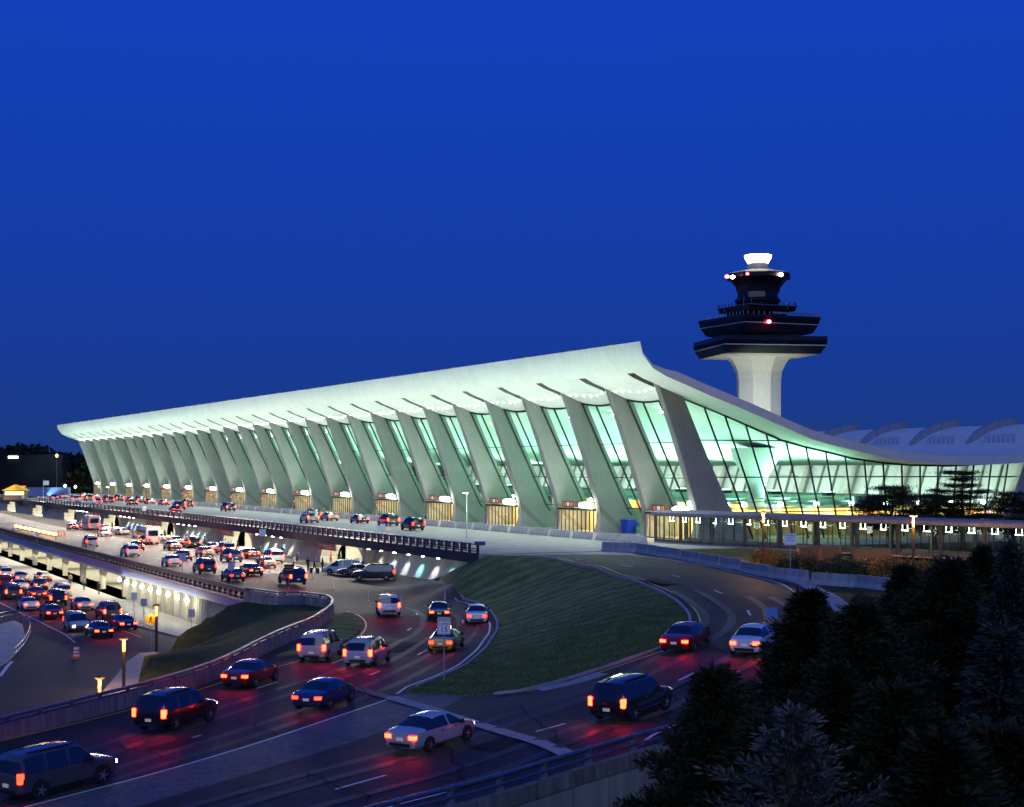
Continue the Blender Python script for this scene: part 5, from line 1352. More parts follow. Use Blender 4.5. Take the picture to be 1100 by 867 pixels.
bollard(981, 610, 9.0, 4.6, 'tall bronze column lamp glowing orange in front of the walkway', glow=2.)
bollard(820, 600, 8.8, 4.4, 'bronze column lamp with a dim orange head near the walkway corner', glow=1.2)
bollard(133, 742, LH, 3.9, 'column lamp glowing orange beside the lit footpath')
bollard(107, 770, LH, 2.6, 'short orange lamp with a dark cap behind the ramp parapet')
bollard(168, 700, LH, 4.2, 'column lamp beside the yellow crossing sign', glow=.15)
sg_w = mat('sign white', (.92, .93, .93), .4); sg_k = mat('sign black ink', (.015, .015, .015), .5); sg_b = mat('sign blue', (.1, .22, .5), .4); sg_y = mat('sign yellow', (.85, .55, .02), .4)
def sign(px, py, h_lev, zf, w_, h_, ztop, m, label, text=None, tsize=.1, name='road_sign', group=None, yaw=None, diamond=False):
    p = P(px, py, h_lev); z = zf(*p) if zf else EYE - h_lev; yw = -math.atan2(p[0], p[1]) if yaw is None else yaw
    t = empty(name, (p[0], p[1], z), yw); tag(t, label, 'sign', group)
    m_ = MB(); m_.box(-.035, .035, 0, .05, 0, ztop - .02); m_.build('post', galv, t, world=False)
    m_ = MB()
    if diamond: m_.prism([(0, ztop - h_), (w_ / 2, ztop - h_ / 2), (0, ztop), (-w_ / 2, ztop - h_ / 2)], -.03, -.005, 'y')
    else: m_.prism([(w_ / 2 * a, ztop - h_ / 2 + h_ / 2 * b) for a, b in ((-1, -.92), (-.92, -1), (.92, -1), (1, -.92), (1, .92), (.92, 1), (-.92, 1), (-1, .92))], -.03, -.005, 'y')
    m_.build('sign_panel', m, t, world=False)
    if text:
        for s, sz, dz in text:
            M = Matrix.Translation((0, -.034, ztop - h_ / 2 + dz)) @ Matrix.Rotation(R(90), 4, 'X'); text_mesh(s, sz, 'lettering', sg_k if m is not sg_k else sg_w, M, t)
    return t
sl_ = sign(477, 729, 12.4, T, .78, 1.02, 3.75, sg_w, 'white speed limit sign on a thin post at the tip of the grass island', [('SPEED', .24, .33), ('LIMIT', .24, .08), ('15', .46, -.24)], name='speed_limit_sign')
m_ = MB()
for a, b, c, d in ((-.36, .36, 2.76, 2.78), (-.36, .36, 3.70, 3.72), (-.36, -.34, 2.76, 3.72), (.34, .36, 2.76, 3.72)): m_.box(a, b, -.034, -.031, c, d)
m_.build('sign_border', sg_k, sl_, world=False)
sign(310.5, 642, 12.8, None, .95, 1.0, 3.3, sg_k, 'black square sign on a post at the arrivals road bend', [('BUS LANE' if 0 else '', .1, 0)] if 0 else None, name='road_sign')
m_ = MB(); m_.box(-.36, .36, -.034, -.031, 3.0, 3.07); m_.box(-.36, .36, -.034, -.031, 2.72, 2.79); m_.build('pale_bars', mat('sign pale ink', (.35, .35, .3), .5), [o for o in COL.objects if o.name.startswith('road_sign')][-1], world=False)
for i, (px, py) in enumerate(((196, 618), (248.5, 630))): sign(px, py, 12.8, None, .75, .85, 2.6 if i else 2.6, mat('sign pale lilac', (.5, .5, .62), .4), 'small pale sign on a thin post in the arrivals lanes, %s from the left' % ordn(i + 2), group='pale lane signs')
for i, (px, py) in enumerate(((40, 587), (102, 598))): sign(px, py, 12.8, None, .7, .75, 2.4, mat('sign pale lilac', (.5, .5, .62), .4), 'small pale sign on a thin post in the arrivals lanes, %s from the left' % ordn(i), group='pale lane signs')
sg = sign(162, 700, LH, None, 1.25, 1.25, 3.6, sg_y, 'yellow diamond pedestrian crossing sign on the lower pavement', diamond=True, name='crossing_sign')
m_ = MB(); pa = [((0, 3.33), .055), ]; z0 = 2.98
m_.prism([(.055 * math.cos(a) + .02, z0 + .29 + .06 * math.sin(a)) for a in [2 * math.pi * k / 10 for k in range(10)]], -.036, -.031, 'y')
def limb(a, b, w_): d = Vector((b[0] - a[0], 0, b[1] - a[1])); n_ = Vector((-d.z, 0, d.x)).normalized() * w_ / 2; m_.prism([(a[0] + n_.x, a[1] + n_.z), (b[0] + n_.x, b[1] + n_.z), (b[0] - n_.x, b[1] - n_.z), (a[0] - n_.x, a[1] - n_.z)], -.036, -.031, 'y')
for a, b, w_ in (((.02, z0 + .22), (-.02, z0 - .02), .13), ((-.02, z0), (.12, z0 - .3), .07), ((-.02, z0), (-.17, z0 - .28), .07), ((.02, z0 + .18), (.17, z0 + .02), .05), ((.0, z0 + .18), (-.16, z0 + .06), .05)): limb(a, b, w_)
m_.build('walking_figure', sg_k, sg, world=False)
for i, (px, py) in enumerate(((154.5, 676), (206, 690), (144, 668))): sign(px, py, LH - .16, None, .62, .8, 3.2, mat('sign pale blue', (.35, .45, .6), .4), 'small pale blue sign on the lower pavement, %s from the left' % ordn((1, 2, 0)[i]), group='pale pavement signs')
sign(849, 614, 8.9, None, 1.0, 1.0, 3.3, sg_w, 'white notice sign on a post beside the walkway shrubs', [('NO STOPPING', .13, .3), ('ACTIVE', .12, .08), ('LOADING ONLY', .11, -.14)], name='notice_sign')
sign(829, 688, 10.2, T, .68, .74, 1.85, mat('sign blue', (.1, .3, .6), .4), 'pale blue sign at the outer edge of the ramp bend by the dark tree', name='road_sign')
for i, (px, py) in enumerate(((282, 583), (411, 576), (58, 541), (101, 543), (25, 539), (155, 553))):
    sign(px, py, 8.8, None, .75, .85, 1.6, sg_w, 'blank white sign on the departures deck railing side, %s from the right' % ordn((1, 0, 4, 3, 5, 2)[i]), group='white deck signs')
for i, (px, py, ht) in enumerate(((501.5, 578, 5.6), (116.5, 546, 4.6), (46.5, 537, 5.6), (229, 540, 3.2), (197, 543, 3.2), (157, 541, 3.2))):
    p = P(px, py, 8.78); t = empty('deck_pole', (p[0], p[1], .02)); tag(t, 'thin pale pole standing on the departures deck, %s from the right' % ordn((0, 4, 5, 1, 2, 3)[i]), 'pole', 'poles on the deck')
    m_ = MB(); m_.lathe([(.09, 0), (.06, ht)], n=8); m_.lathe([(.16, 0), (.16, .08)], n=8); m_.build('mast', mat('pale pole', (.6, .62, .6), .5) if i < 3 else dark_steel, t, world=False)
    if i in (0, 1): m_ = MB(); m_.box(-.5, .1, -.12, .12, ht, ht + .1); m_.build('added_luminaire', emat('pole luminaire', (1., .95, .8), 12), t, world=False)  # head added to the pole as a source for the road fill
    if i == 2: m_ = MB(); m_.box(0, 1.5, -.02, .02, ht - 1.5, ht - .3); m_.build('flag', sg_w, t, world=False)
# orange barrel
p = PL(82, 708); t = empty('traffic_barrel', (p[0], p[1], LOW + .02)); tag(t, 'orange and white striped traffic barrel on the dark lower road', 'traffic barrel')
o_ = mat('barrel orange', (.8, .16, .03), .5); wv_ = mat('barrel white', (.75, .75, .72), .5)
m_ = MB(); R_ = [(.32, 0), (.3, .25), (.29, .4), (.275, .55), (.265, .7), (.25, .85), (.22, 1.05)]
for i in range(len(R_) - 1): m_.lathe([R_[i], R_[i + 1]], n=18, mi=i % 2, caps=True)
m_.lathe([(.45, -.0), (.45, .06), (.3, .1)], n=18); m_.build('barrel_body', [o_, wv_], t, smooth=True, world=False)
m_ = MB(); m_.prism([(-.1, 1.05), (.1, 1.05), (.1, 1.2), (-.1, 1.2)], -.03, .03, 'y'); m_.build('handle', blk, t, world=False)
# white delineator posts and traffic cones on the bend
dl = None
for i, (px, py) in enumerate(((290, 615), (302, 618), (336, 621), (358, 630), (396, 638), (431, 642), (478, 645), (250, 607))):
    p = P(px, py, 12.8); m_ = MB(); m_.lathe([(.12, 0), (.12, .05), (.05, .07), (.045, .95), (.02, .98)], n=10)
    if dl is None: dl = m_.build('delineator_post', mat('delineator white', (.75, .75, .75), .5), smooth=True); o = dl
    else: o = dl.copy(); COL.objects.link(o)
    o.location = (p[0], p[1], T(*p) + .01 if p[1] < 186 else zm); tag(o, 'short white flexible post on the arrivals bend, %s from the left' % ordn((1, 2, 3, 4, 5, 6, 7, 0)[i]), 'delineator post', 'white posts on the arrivals bend')
for i, (px, py) in enumerate(((63, 575), (66, 576), (70, 575.5))):
    p = P(px, py, 12.8); m_ = MB(); m_.box(-.2, .2, -.2, .2, 0, .04); m_.lathe([(.16, .04), (.14, .4), (.03, 1.0)], n=12); o = m_.build('traffic_cone', o_, smooth=True); o.location = (p[0], p[1], zm); tag(o, 'orange traffic cone on the arrivals road, %s of three from the left' % ordn(i), 'traffic cone', 'traffic cones')
# big barrier lights: row of amber lamps on a trestle
p = P(14, 570, 12.8); q = P(60, 580.5, 12.8); t = empty('amber_arrow_board', (p[0], p[1], zm)); tag(t, 'long low trestle with a row of glowing amber lamps on the arrivals road', 'warning light bar')
m_ = MB(); m_.bar((0, 0, .8), (q[0] - p[0], q[1] - p[1], .8), .12, .25); m_.build('beam', blk, t, world=False)
for k in range(9):
    m_ = MB(); x, y = (q[0] - p[0]) * (k + .5) / 9, (q[1] - p[1]) * (k + .5) / 9; m_.bar((x, y, 1.05), (x + (q[0] - p[0]) * .055, y + (q[1] - p[1]) * .055, 1.05), .25, .3); m_.build('amber_lamp', amber_on, t, world=False)
for k in (0, 1): m_ = MB(); x, y = (q[0] - p[0]) * k, (q[1] - p[1]) * k; m_.box(x - .06, x + .06, y - .06, y + .06, 0, .8); m_.build('leg', blk, t, world=False)
# blue utility bin by column two, bin & bench by the kerb
p = P(676, 573, 8.78); t = empty('news_box', (p[0], p[1], .02)); tag(t, 'bright blue box with a sloped top beside the second column foot', 'utility box')
m_ = MB(); m_.loft([[(-.9, y, 0), (.9, y, 0), (.9, y, 1.3), (.3, y, 1.9), (-.9, y, 1.9)] for y in (-1.1, 1.1)]); m_.build('box_body', mat('bright blue plastic', (.02, .06, .6), .4), t, world=False)
m_ = MB(); m_.box(.2, 1.5, -1.6, -1.2, 0, 1.1); m_.build('grey_locker', galv, t, world=False)
# railing island bottom left
isl = [PL(*q_) for q_ in ((-40, 690), (0, 672), (15, 668), (24, 672), (27, 684), (20, 700), (8, 712), (-20, 726))]
mb = MB(); mb.prism(isl, LOW, LOW + .16, 'z'); struct(mb.build('corner_pavement', kerb_m))
t = empty('corner_railing', (*isl[3], LOW + .16)); tag(t, 'curved blue handrail round the corner pavement of the lower road', 'railing')
rp = offset(spline(isl[1:7], 1.2), .5)
for zr_, nm in ((1.05, 'top_rail'), (.6, 'middle_rail')): m_ = MB(); m_.tube([(p[0], p[1], LOW + .16 + zr_) for p in rp], .035, 6); m_.build(nm, steel_b, t, smooth=True)
for p in resample(rp, 1.8): m_ = MB(); m_.tube([(p[0], p[1], LOW + .16), (p[0], p[1], LOW + 1.2)], .03, 6); m_.build('post', steel_b, t)
# utility cabinets in the planting strip by the walkway
cab_m = mat('cabinet brown', (.05, .035, .03), .6)
for i, (px, py, w_) in enumerate(((880, 600, 4.2), (935, 602, 3.6))):
    p = P(px, py, 8.85); t = empty('utility_cabinet', (p[0], p[1], T(*p)), -TH); tag(t, 'low dark %s cabinet behind the shrubs by the walkway' % ('reddish' if i == 0 else 'brown'), 'utility cabinet')
    m_ = MB(); m_.box(-w_ / 2, w_ / 2, -.5, .5, .1, 1.35); m_.build('cabinet_body', mat('cabinet red brown', (.14, .05, .035), .6) if i == 0 else cab_m, t, world=False)
    m_ = MB(); m_.box(-w_ / 2 - .06, w_ / 2 + .06, -.56, .56, 1.35, 1.42); m_.build('lid', cab_m, t, world=False)
    for s in (-1, 1): m_ = MB(); m_.box(s * w_ / 4 - w_ / 5, s * w_ / 4 + w_ / 5, -.53, -.5, .2, 1.25); m_.build('door', cab_m, t, world=False)
# ================================================================== VEGETATION
def leaf_mat(name, c1, c2, rough=.7, trans=.0):
    m, nt, b = nodes(name); N, L = nt.nodes, nt.links
    g = N.new('ShaderNodeNewGeometry'); cr = N.new('ShaderNodeValToRGB'); cr.color_ramp.elements[0].color = (*c1, 1); cr.color_ramp.elements[1].color = (*c2, 1)
    L.new(g.outputs['Random Per Island'], cr.inputs['Fac']); L.new(cr.outputs['Color'], b.inputs['Base Color']); b.inputs['Roughness'].default_value = rough; b.inputs['Specular IOR Level'].default_value = .2
    return m
cedar = leaf_mat('cedar foliage', (.012, .017, .006), (.045, .045, .02)); pinef = leaf_mat('pine foliage', (.015, .028, .012), (.035, .06, .025)); greyf = leaf_mat('frosty foliage', (.06, .06, .045), (.15, .15, .12)); autumn = leaf_mat('autumn foliage', (.2, .1, .02), (.45, .25, .06)); olive = leaf_mat('shrub foliage', (.04, .05, .02), (.1, .11, .04))
blue_f = leaf_mat('blue spruce foliage', (.014, .025, .018), (.05, .075, .06))
bark = mat('bark', (.06, .045, .035), .9, var=.4, scale=6)
def sprays(mb, r, base, d, length, n, size, droop=0.3):
    """flat feathery sprays along a branch: every leaf is a small kite"""
    vs, fs = [], []
    for k in range(n):
        t = r.random() ** .7; p = base + d * length * t; p = Vector((p.x, p.y, p.z - droop * length * t * t))
        o = Vector((r.gauss(0, 1), r.gauss(0, 1), r.gauss(0, .7))).normalized()
        q = (d + o * .9).normalized(); s = size * r.uniform(.6, 1.3) * (1.15 - .5 * t); side = q.cross(Vector((r.gauss(0, 1), r.gauss(0, 1), r.gauss(0, 1)))).normalized() * s * .17
        p = p + o * size * r.uniform(0, .9)
        i = len(vs); vs += [p, p + q * s * .45 + side, p + q * s, p + q * s * .45 - side]; fs.append((i, i + 1, i + 2, i + 3))
    mb.add(vs, fs)
def conifer(name, h, w, fm, seed, nb=150, per=110, size=.34, low=.06, shape=1., up=.25, trunkr=.14, gappy=0.):
    r = random.Random(seed); t = empty(name, (0, 0, -500)); tr = MB(); cr = MB()
    tr.tube([(0, 0, -1.), (r.uniform(-.1, .1), r.uniform(-.1, .1), h * .5), (0, 0, h * .97)], [trunkr * 1.2, trunkr * .7, .02], 8)
    for k in range(nb):
        f = low + (1 - low) * (k / nb) ** .9; z = h * f; a = k * 2.4 + r.uniform(-.5, .5)
        env = (w / 2) * (min(1., (1 - f) * 1.55 + .03) ** shape) * min(1, .62 + f * 2.2) * (1 + .28 * math.sin(a * 1.0 + seed) * math.sin(f * 11 + seed) + .22 * math.sin(3 * a + f * 23))
        ln = env * r.uniform(.6, 1.12)
        if r.random() < gappy: ln *= .35
        d = Vector((math.cos(a), math.sin(a), up + r.uniform(-.15, .25))).normalized()
        tr.tube([(0, 0, z), tuple(Vector((0, 0, z)) + d * ln * .75)], [.035, .008], 4, caps=False)
        sprays(cr, r, Vector((0, 0, z)), d, ln, int(per * (.35 + ln / (w / 2))), size, .15)
    sprays(cr, r, Vector((0, 0, h * .93)), Vector((0, 0, 1)), h * .08, 40, size, 0)
    tr.build('trunk', bark, t, world=False); cr.build('crown', fm, t, world=False, fix=False); return t
def broad(name, h, w, fm, seed, n=26, per=220, size=.22, tr0=.3):
    r = random.Random(seed); t = empty(name, (0, 0, -500)); tr = MB(); cr = MB()
    tr.tube([(0, 0, -.5), (.05, .0, h * .35), (0, .05, h * .75)], [.07, .05, .02], 7)
    for k in range(n):
        a = r.uniform(0, 6.28); f = r.uniform(tr0, .97); d = Vector((math.cos(a) * w / 2, math.sin(a) * w / 2, h * .22)).normalized(); ln = w / 2 * math.sin(math.pi * min(1, max(.12, (f - tr0) / (1 - tr0) * .85 + .15))) * r.uniform(.6, 1.1)
        b = Vector((0, 0, h * f * .85)); tr.tube([tuple(b), tuple(b + d * ln)], [.03, .006], 4, caps=False); sprays(cr, r, b, d, ln, per, size, -.05)
    tr.build('trunk', bark, t, world=False); cr.build('crown', fm, t, world=False, fix=False); return t
def shrub(name, h, w, fm, seed, n=1500, size=.16):
    r = random.Random(seed); t = empty(name, (0, 0, -500)); cr = MB(); tr = MB()
    for k in range(9): a = 6.28 * k / 9; tr.tube([(0, 0, 0), (math.cos(a) * w * .25, math.sin(a) * w * .25, h * .6)], [.03, .008], 4, caps=False)
    for k in range(n):
        a, u = r.uniform(0, 6.28), r.uniform(-.1, 1.); rad = (1 - .18 * math.sin(3 * a + seed)) * r.uniform(.55, 1.) ; p = Vector((math.cos(a) * math.sqrt(max(0, 1 - u * u * .9)) * w / 2 * rad, math.sin(a) * math.sqrt(max(0, 1 - u * u * .9)) * w / 2 * rad, h * (.1 + .85 * max(0, u) * rad)))
        q = Vector((r.gauss(0, 1), r.gauss(0, 1), r.gauss(.6, .8))).normalized(); s = size * r.uniform(.6, 1.4); sd = q.cross(Vector((r.gauss(0, 1), r.gauss(0, 1), r.gauss(0, 1)))).normalized() * s * .3
        cr.add([p, p + q * s * .5 + sd, p + q * s, p + q * s * .5 - sd], [(0, 1, 2, 3)])
    tr.build('stems', bark, t, world=False); cr.build('foliage', fm, t, world=False, fix=False); return t
def pine(name, h, w, seed):
    r = random.Random(seed); t = empty(name, (0, 0, -500)); tr = MB(); cr = MB()
    tr.tube([(0, 0, -.2), (.2, .1, h * .4), (-.1, 0, h * .75), (.1, 0, h * .97)], [.2, .15, .08, .03], 8)
    lv = 9
    for L_ in range(lv):
        f = .3 + .7 * L_ / (lv - 1); rad = w / 2 * (1 - .75 * (f - .3) / .7) * r.uniform(.8, 1.15)
        for k in range(r.randint(4, 6)):
            a = r.uniform(0, 6.28); d = Vector((math.cos(a), math.sin(a), .12)); ln = rad * r.uniform(.5, 1.1); b = Vector((0, 0, h * f)); tip = b + d * ln
            tr.tube([tuple(b), tuple(tip)], [.05, .012], 4, caps=False)
            for c in range(int(3 + ln * 2.2)):
                q = b + d * ln * r.uniform(.35, 1.) + Vector((r.gauss(0, .25), r.gauss(0, .25), r.uniform(0, .2)))
                for m in range(85):
                    o = Vector((r.gauss(0, .36), r.gauss(0, .34), r.gauss(.08, .1))); g_ = Vector((r.gauss(0, 1), r.gauss(0, 1), r.gauss(.5, .6))).normalized(); s = r.uniform(.15, .3); sd = g_.cross(Vector((0, 0, 1))).normalized() * .035
                    p = q + o; cr.add([p - sd, p + sd, p + g_ * s], [(0, 1, 2)])
    tr.build('trunk', bark, t, world=False); cr.build('crown', pinef, t, world=False, fix=False); return t
def place(t, x, y, z, label, cat, group=None, rz=0., sc=1., first=set()):
    if t.name in first: q = copy_tree(t, (x, y, z), rz, PT[t.name])
    else: q = t; first.add(t.name); q.location = (x, y, z); q.rotation_euler.z = rz
    q.scale = (sc,) * 3 if not isinstance(sc, tuple) else sc; tag(q, label, cat, group); return q
PT = {}
def reg(t): PT[t.name] = tree_of(t); return t
cA = reg(conifer('cedar_tree', 9., 5.6, cedar, 1, nb=260, per=300, size=.2, shape=.75))
cB = reg(conifer('juniper_tree', 8., 4.2, cedar, 2, nb=240, per=260, size=.18, shape=.9, up=.6))
cC = reg(conifer('spruce_tree', 10., 5.4, blue_f, 3, nb=190, per=260, size=.2, shape=1., up=-.05, gappy=.2))
cD = reg(conifer('young_juniper', 4.2, 3.6, greyf, 4, nb=110, per=150, size=.1, shape=.9, up=.75, gappy=.25))
tB = reg(broad('small_tree', 6., 3.4, olive, 5))
def tree_at(t, px, ytop, depth, ybase_or_h, label, cat='evergreen tree', group='dark trees beside the ramp', base=None, wpx=None, htree=None):
    """stand a tree at photo column px, its tip at photo row ytop, at the given distance"""
    d = PD(px, ytop, depth); H = htree or {'cedar_tree': 9., 'juniper_tree': 8., 'spruce_tree': 10., 'young_juniper': 4.2, 'small_tree': 6.}[t.name.split('.')[0]]
    zb = ybase_or_h; k = (d.z - zb) / H; place(t, d.x, d.y, zb, label, cat, group, rnd.uniform(0, 6.28), (k * (wpx or 1.), k * (wpx or 1.), k))
gb = lambda px, y, dep: T(*(PD(px, y, dep).xy))
W_ = LOW
tree_at(cA, 765, 726, 38, -7.6, 'broad dark cedar at the end of the bridge railing', wpx=1.0)
tree_at(cB, 868, 640, 54, -7.0, 'tall dark cedar rising against the ramp bend', wpx=1.5)
tree_at(cA, 925, 655, 46, -7.6, 'dense dark cedar between the ramp bend and the tall right hand trees', wpx=1.15)
tree_at(cD, 852, 768, 27, -3.2, 'pale grey feathery young juniper low in front of the dark cedars', wpx=1.25)
tree_at(cB, 972, 612, 62, -5., 'slim dark cedar with a pointed tip below the orange lit shrubs', wpx=1.4)
tree_at(tB, 925, 618, 74, -2.2, 'small open leafed tree on the verge by the concrete barrier', 'small tree', wpx=1.)
tree_at(cA, 1022, 606, 56, -6., 'large dark cedar before the right end of the walkway', wpx=1.2)
tree_at(cC, 1085, 588, 48, -7.4, 'tallest dark spruce at the right edge of the view', wpx=.9)
tree_at(cB, 1055, 590, 68, -4., 'dark cedar standing behind the tallest spruce', wpx=1.2)
tree_at(cC, 1075, 680, 33, -7.4, 'blue green spruce with drooping tips at the right edge', wpx=1.25)
tree_at(cA, 960, 745, 30, -7.4, 'dark cedar low in the front centre of the tree group', wpx=1.1)
tree_at(cB, 1010, 800, 24, -6.0, 'low dark juniper at the bottom edge of the view', wpx=1.5)
tree_at(cB, 900, 720, 40, -7.6, 'dark juniper right behind the pale grey young juniper', wpx=1.3)
tree_at(cA, 1075, 790, 27, -7.0, 'low dark cedar in the bottom right corner', wpx=1.5)
tree_at(cB, 820, 780, 34, -8.0, 'low dark juniper beside the pale grey young one', wpx=1.3)
pA, pB = reg(pine('pine_tree', 8., 9., 11)), reg(pine('low_pine_tree', 5.2, 8., 12))
for t, px, yt, dep, lab, wd in ((pA, 1034, 511, 172, 'layered dark pine rising above the walkway roof in front of the end window', 1.), (pB, 958, 528, 174, 'low spreading pine above the walkway roof, left of the layered pine', .95), (pB, 1005, 536, 170, 'low pine filling the gap beside the layered pine', .9), (pB, 1088, 534, 168, 'low pine above the walkway at the right edge of the view', .9)):
    d = PD(px, yt, dep); H = 8. if t is pA else 5.2; k = d.z / H; wd *= 1.45; place(t, d.x, d.y, 0.02, lab, 'pine tree', 'pines before the end window', rnd.uniform(0, 6), (k * wd, k * wd, k))
sA, sB = reg(shrub('autumn_shrub', 1.7, 2.6, autumn, 1)), reg(shrub('evergreen_shrub', 1.6, 2.6, olive, 2))
shr = [(820, 606, 0), (834, 608, 0), (845, 610, 1), (862, 611, 1), (878, 611, 1), (893, 613, 1), (905, 614, 1), (918, 614, 1), (940, 613, 0), (952, 615, 0), (964, 615, 0), (978, 617, 1), (998, 616, 0), (1010, 618, 1), (1024, 619, 1), (1040, 620, 1), (1056, 621, 1)]
for i, (px, py, k) in enumerate(shr):
    p = P(px, py, 9.); place(sB if k else sA, p[0], p[1], T(*p), '%s shrub before the walkway, %s from the left of its row' % ('dark green' if k else 'russet', ordn(i)), 'shrub', 'shrubs along the walkway', rnd.uniform(0, 6), rnd.uniform(.85, 1.15))
struct_pl = [P(805, 612, 9.), P(900, 618, 9.), P(1000, 624, 9.), P(1100, 630, 9.), P(1100, 612, 9.), P(1000, 608, 9.), P(900, 603, 9.), P(815, 600, 9.)]
# far woods
fw = leaf_mat('far wood foliage', (.006, .01, .005), (.02, .028, .012))
r = random.Random(9); mb = MB()
for row in range(3):
    for k in range(150):
        d = 560 + row * 60 + r.uniform(-15, 15); px = -80 + k * 1.5 + r.uniform(-1, 1); c = PD(px, 503, d); hh = (r.uniform(10, 15) + 1.5 * row + 2 * math.sin(px * .06)) 
        for m in range(70):
            u = r.random(); a = r.uniform(0, 6.28); rad = 4.5 * math.sqrt(max(0, 1 - (u * 1.1 - .35) ** 2)) * r.uniform(.4, 1); p = Vector((c.x + math.cos(a) * rad, c.y + math.sin(a) * rad, LOW + u * (hh + 8.2)))
            q = Vector((r.gauss(0, 1), r.gauss(0, 1), r.gauss(0, 1))).normalized() * 1.3; s = Vector((r.gauss(0, 1), r.gauss(0, 1), r.gauss(0, 1))).normalized() * 1.0; mb.add([p - q, p + s, p + q, p - s], [(0, 1, 2, 3)])
o = mb.build('distant_woods', fw, fix=False); tag(o, 'dark line of distant woods beyond the far end of the terminal', 'woods', kind='stuff')
# far hangar and lights
d = PD(23, 491, 545); t = empty('distant_hangar', (d.x, d.y, LOW)); tag(t, 'low dark far building with one bright white light among the woods', 'building')
m_ = MB(); m_.box(-16, 16, -8, 8, 0, 21.7); b_ = m_.build('wall', mat('far wall', (.006, .008, .014), .9, spec=.1), t, world=False); m_ = MB(); m_.box(-1.8, 1.4, -8.6, -8.1, 20.4, 21.1); m_.build('floodlight', emat('far flood', (1, 1, .95), 8), t, world=False); t.rotation_euler.z = -TH
def far_lamp(px, py, dep, col, s, label, e=8):
    d = PD(px, py, dep); t = empty('distant_lamp_post', (d.x, d.y, LOW)); tag(t, label, 'lamp post', 'far lamps beyond the deck')
    m_ = MB(); m_.lathe([(.12, 0), (.08, d.z - LOW)], n=6); m_.build('post', dark_steel, t, world=False); m_ = MB(); m_.lathe([(s * .3, -s), (s, 0), (s * .3, s)], n=10); o = m_.build('lamp_head', emat('far lamp %s %s' % (label[:6], px), col, e), t, world=False); o.location = (0, 0, d.z - LOW)
for i, (px, py, c, s) in enumerate(((61, 489.5, (1, .75, .2), .5), (21, 520, (1, .3, .15), .45), (32, 521, (1, .4, .15), .4), (25, 520, (.8, .8, 1), .3), (64, 522, (.7, .9, 1), .55), (70, 522, (.8, .9, 1), .5), (81, 523, (.9, .9, .9), .5), (8, 522, (1, .4, .1), .5), (67, 528, (1, .75, .5), .35))):
    far_lamp(px, py, 540 if i else 520, c, s, '%s distant lamp glowing against the woods, %s from the left' % ({0: 'yellow', 1: 'red', 2: 'orange', 3: 'bluish', 4: 'white', 5: 'pale', 6: 'white', 7: 'orange', 8: 'peach'}[i], ordn(sorted((61, 21, 32, 25, 64, 70, 81, 8, 67)).index(px))))
# yellow lit kiosk and blue trailer at the far deck
d = P(17, 537, 8.78); t = empty('lit_kiosk', (d[0], d[1], .02), -TH); tag(t, 'small kiosk with a yellow peaked roof glowing on the far deck', 'kiosk')
m_ = MB(); m_.prism([(-3.6, 2.6), (3.6, 2.6), (0, 4.2)], -1.5, 1.5, 'y'); m_.build('roof', mat('kiosk roof', (.6, .35, .03), .6, emit=(1., .5, .03), es=.5), t, world=False)
m_ = MB(); m_.box(-3, 3, -1.2, 1.2, 0, 2.58); m_.build('wall', mat('kiosk wall', (.3, .2, .1), .7), t, world=False); m_ = MB(); m_.box(-2.6, 2.6, -1.26, -1.21, 1.4, 2.3); m_.build('window', emat('kiosk window', (1., .7, .25), 4), t, world=False)
d = P(40, 535, 8.78); t = empty('site_trailer', (d[0], d[1], .02), -TH); tag(t, 'long plain blue trailer parked at the far end of the deck', 'trailer')
m_ = MB(); m_.box(-3.5, 9.5, -1.3, 1.3, .5, 3.1); m_.build('trailer_body', mat('trailer blue', (.08, .14, .35), .5), t, world=False)
for x in (-2, 8): m_ = MB(); m_.box(x - .4, x + .4, -1.1, 1.1, 0, .5); m_.build('wheel_set', tyre_m, t, world=False)
# tufts of grass at the edges of the island so that its rim is not a clean cut
gt = MB(); r = random.Random(4)
cand = [p for p in L_LOOP[2:-3]] + [p for p in R_IN[2:-3]]
def pip(q, pl):
    c = False; j = len(pl) - 1
    for i in range(len(pl)):
        a, b = pl[i], pl[j]
        if (a[1] > q[1]) != (b[1] > q[1]) and q[0] < (b[0] - a[0]) * (q[1] - a[1]) / (b[1] - a[1]) + a[0]: c = not c
        j = i
    return c
n_ = 0
while n_ < 26000:
    x, y = r.uniform(32, 70), r.uniform(77, 112)
    if r.random() > max(.05, 1.2 - (y - 78) / 26) or not pip((x, y), island): continue
    n_ += 1; z = T(x, y) if n_ % 1 == 0 else 0; a = r.uniform(0, 6.28); hgt = r.uniform(.05, .16); w2 = .025; c, s = math.cos(a), math.sin(a)
    gt.add([(x - c * w2, y - s * w2, z - .01), (x + c * w2, y + s * w2, z - .01), (x + r.gauss(0, .05), y + r.gauss(0, .05), z + hgt)], [(0, 1, 2)])
o = gt.build('grass_blades', leaf_mat('grass blades', (.05, .08, .02), (.14, .18, .06)), fix=False); tag(o, 'short grass blades on the near part of the grass island', 'grass', kind='stuff')
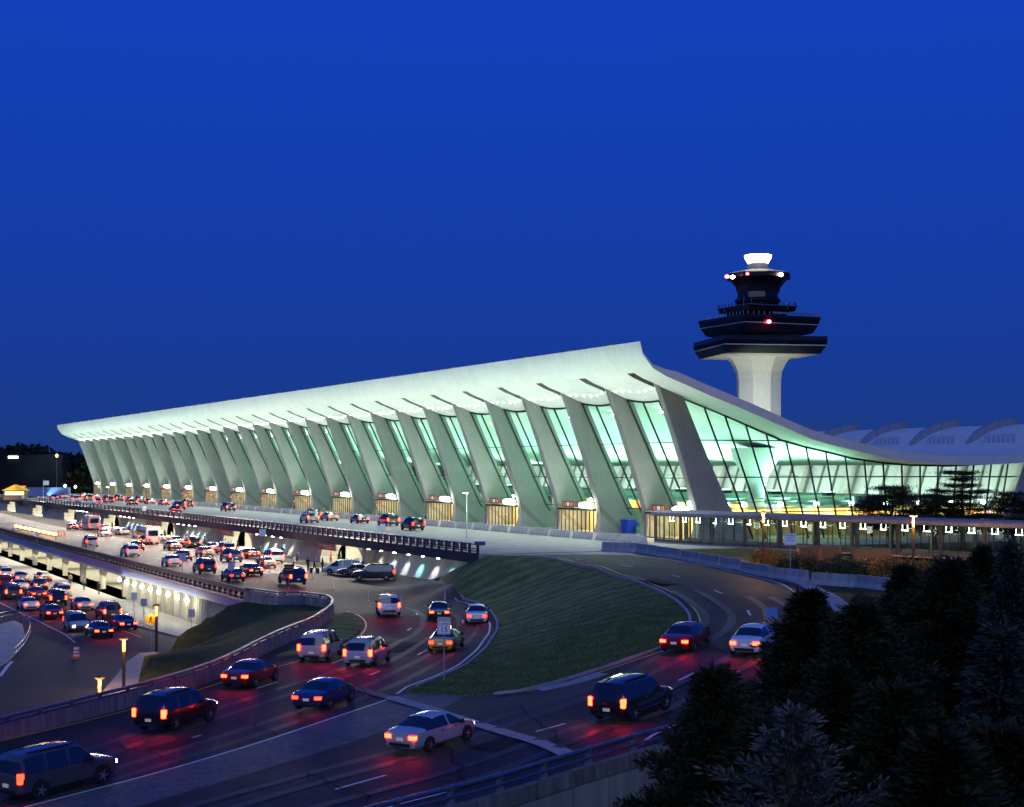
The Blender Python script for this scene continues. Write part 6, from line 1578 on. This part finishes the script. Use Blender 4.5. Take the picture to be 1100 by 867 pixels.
# ================================================================== SKY, SUN, CAMERA
w = bpy.data.worlds.new('World'); SC.world = w; w.use_nodes = True
nt = w.node_tree; N, L = nt.nodes, nt.links; bg = N['Background']
sk = N.new('ShaderNodeTexSky'); sk.sky_type = 'NISHITA'; sk.sun_disc = False
sk.sun_elevation = R(-3.0); sk.sun_rotation = R(250); sk.ozone_density = 8.; sk.dust_density = .2; sk.air_density = 1.
tc = N.new('ShaderNodeTexCoord'); sx = N.new('ShaderNodeSeparateXYZ'); L.new(tc.outputs['Generated'], sx.inputs[0])
cr = N.new('ShaderNodeValToRGB'); L.new(sx.outputs['Z'], cr.inputs['Fac']); e = cr.color_ramp.elements
def lin(*c): return tuple(((x / 255 + .055) / 1.055) ** 2.4 if x > 10 else x / 255 / 12.92 for x in c) + (1,)
e[0].position = 0; e[0].color = lin(34, 62, 124); e[1].position = 1; e[1].color = lin(18, 62, 160)
for p, c in ((.012, (31, 61, 130)), (.05, (25, 60, 148)), (.12, (21, 62, 167)), (.2, (19, 64, 180)), (.29, (20, 68, 191)), (.45, (20, 68, 188))): q = e.new(p); q.color = lin(*c)
mx = N.new('ShaderNodeMix'); mx.data_type = 'RGBA'; mx.inputs[0].default_value = .06
L.new(cr.outputs['Color'], mx.inputs[6]); L.new(sk.outputs[0], mx.inputs[7]); L.new(mx.outputs[2], bg.inputs['Color']); bg.inputs['Strength'].default_value = 1.
sl = bpy.data.lights.new('sun', 'SUN'); sl.energy = .6; sl.angle = R(40); sl.color = (.62, .76, .95)
so = bpy.data.objects.new('sun', sl); COL.objects.link(so); so.rotation_euler = Vector((.45, .75, -.5)).to_track_quat('-Z', 'Y').to_euler()
cd = bpy.data.cameras.new('camera'); cd.sensor_width = 36; cd.lens = FPX / 1100 * 36; cd.shift_y = (HZ - 433.5) / 1100; cd.clip_end = 12000; cd.clip_start = .5
co = bpy.data.objects.new('camera', cd); COL.objects.link(co); co.location = (0, 0, EYE); co.rotation_euler = (R(90), 0, -TH)
SC.camera = co
vs = SC.view_settings; vs.view_transform = 'Standard'; vs.look = 'None'; vs.exposure = 0; vs.gamma = 1; vs.use_curve_mapping = False
c = SC.cycles if hasattr(SC, 'cycles') else None
SC.render.engine = 'CYCLES'
SC.cycles.max_bounces = 6; SC.cycles.transparent_max_bounces = 16; SC.cycles.diffuse_bounces = 3; SC.cycles.glossy_bounces = 3
SC.cycles.use_denoising = True; SC.cycles.sample_clamp_indirect = 4.; SC.cycles.caustics_reflective = False; SC.cycles.caustics_refractive = False
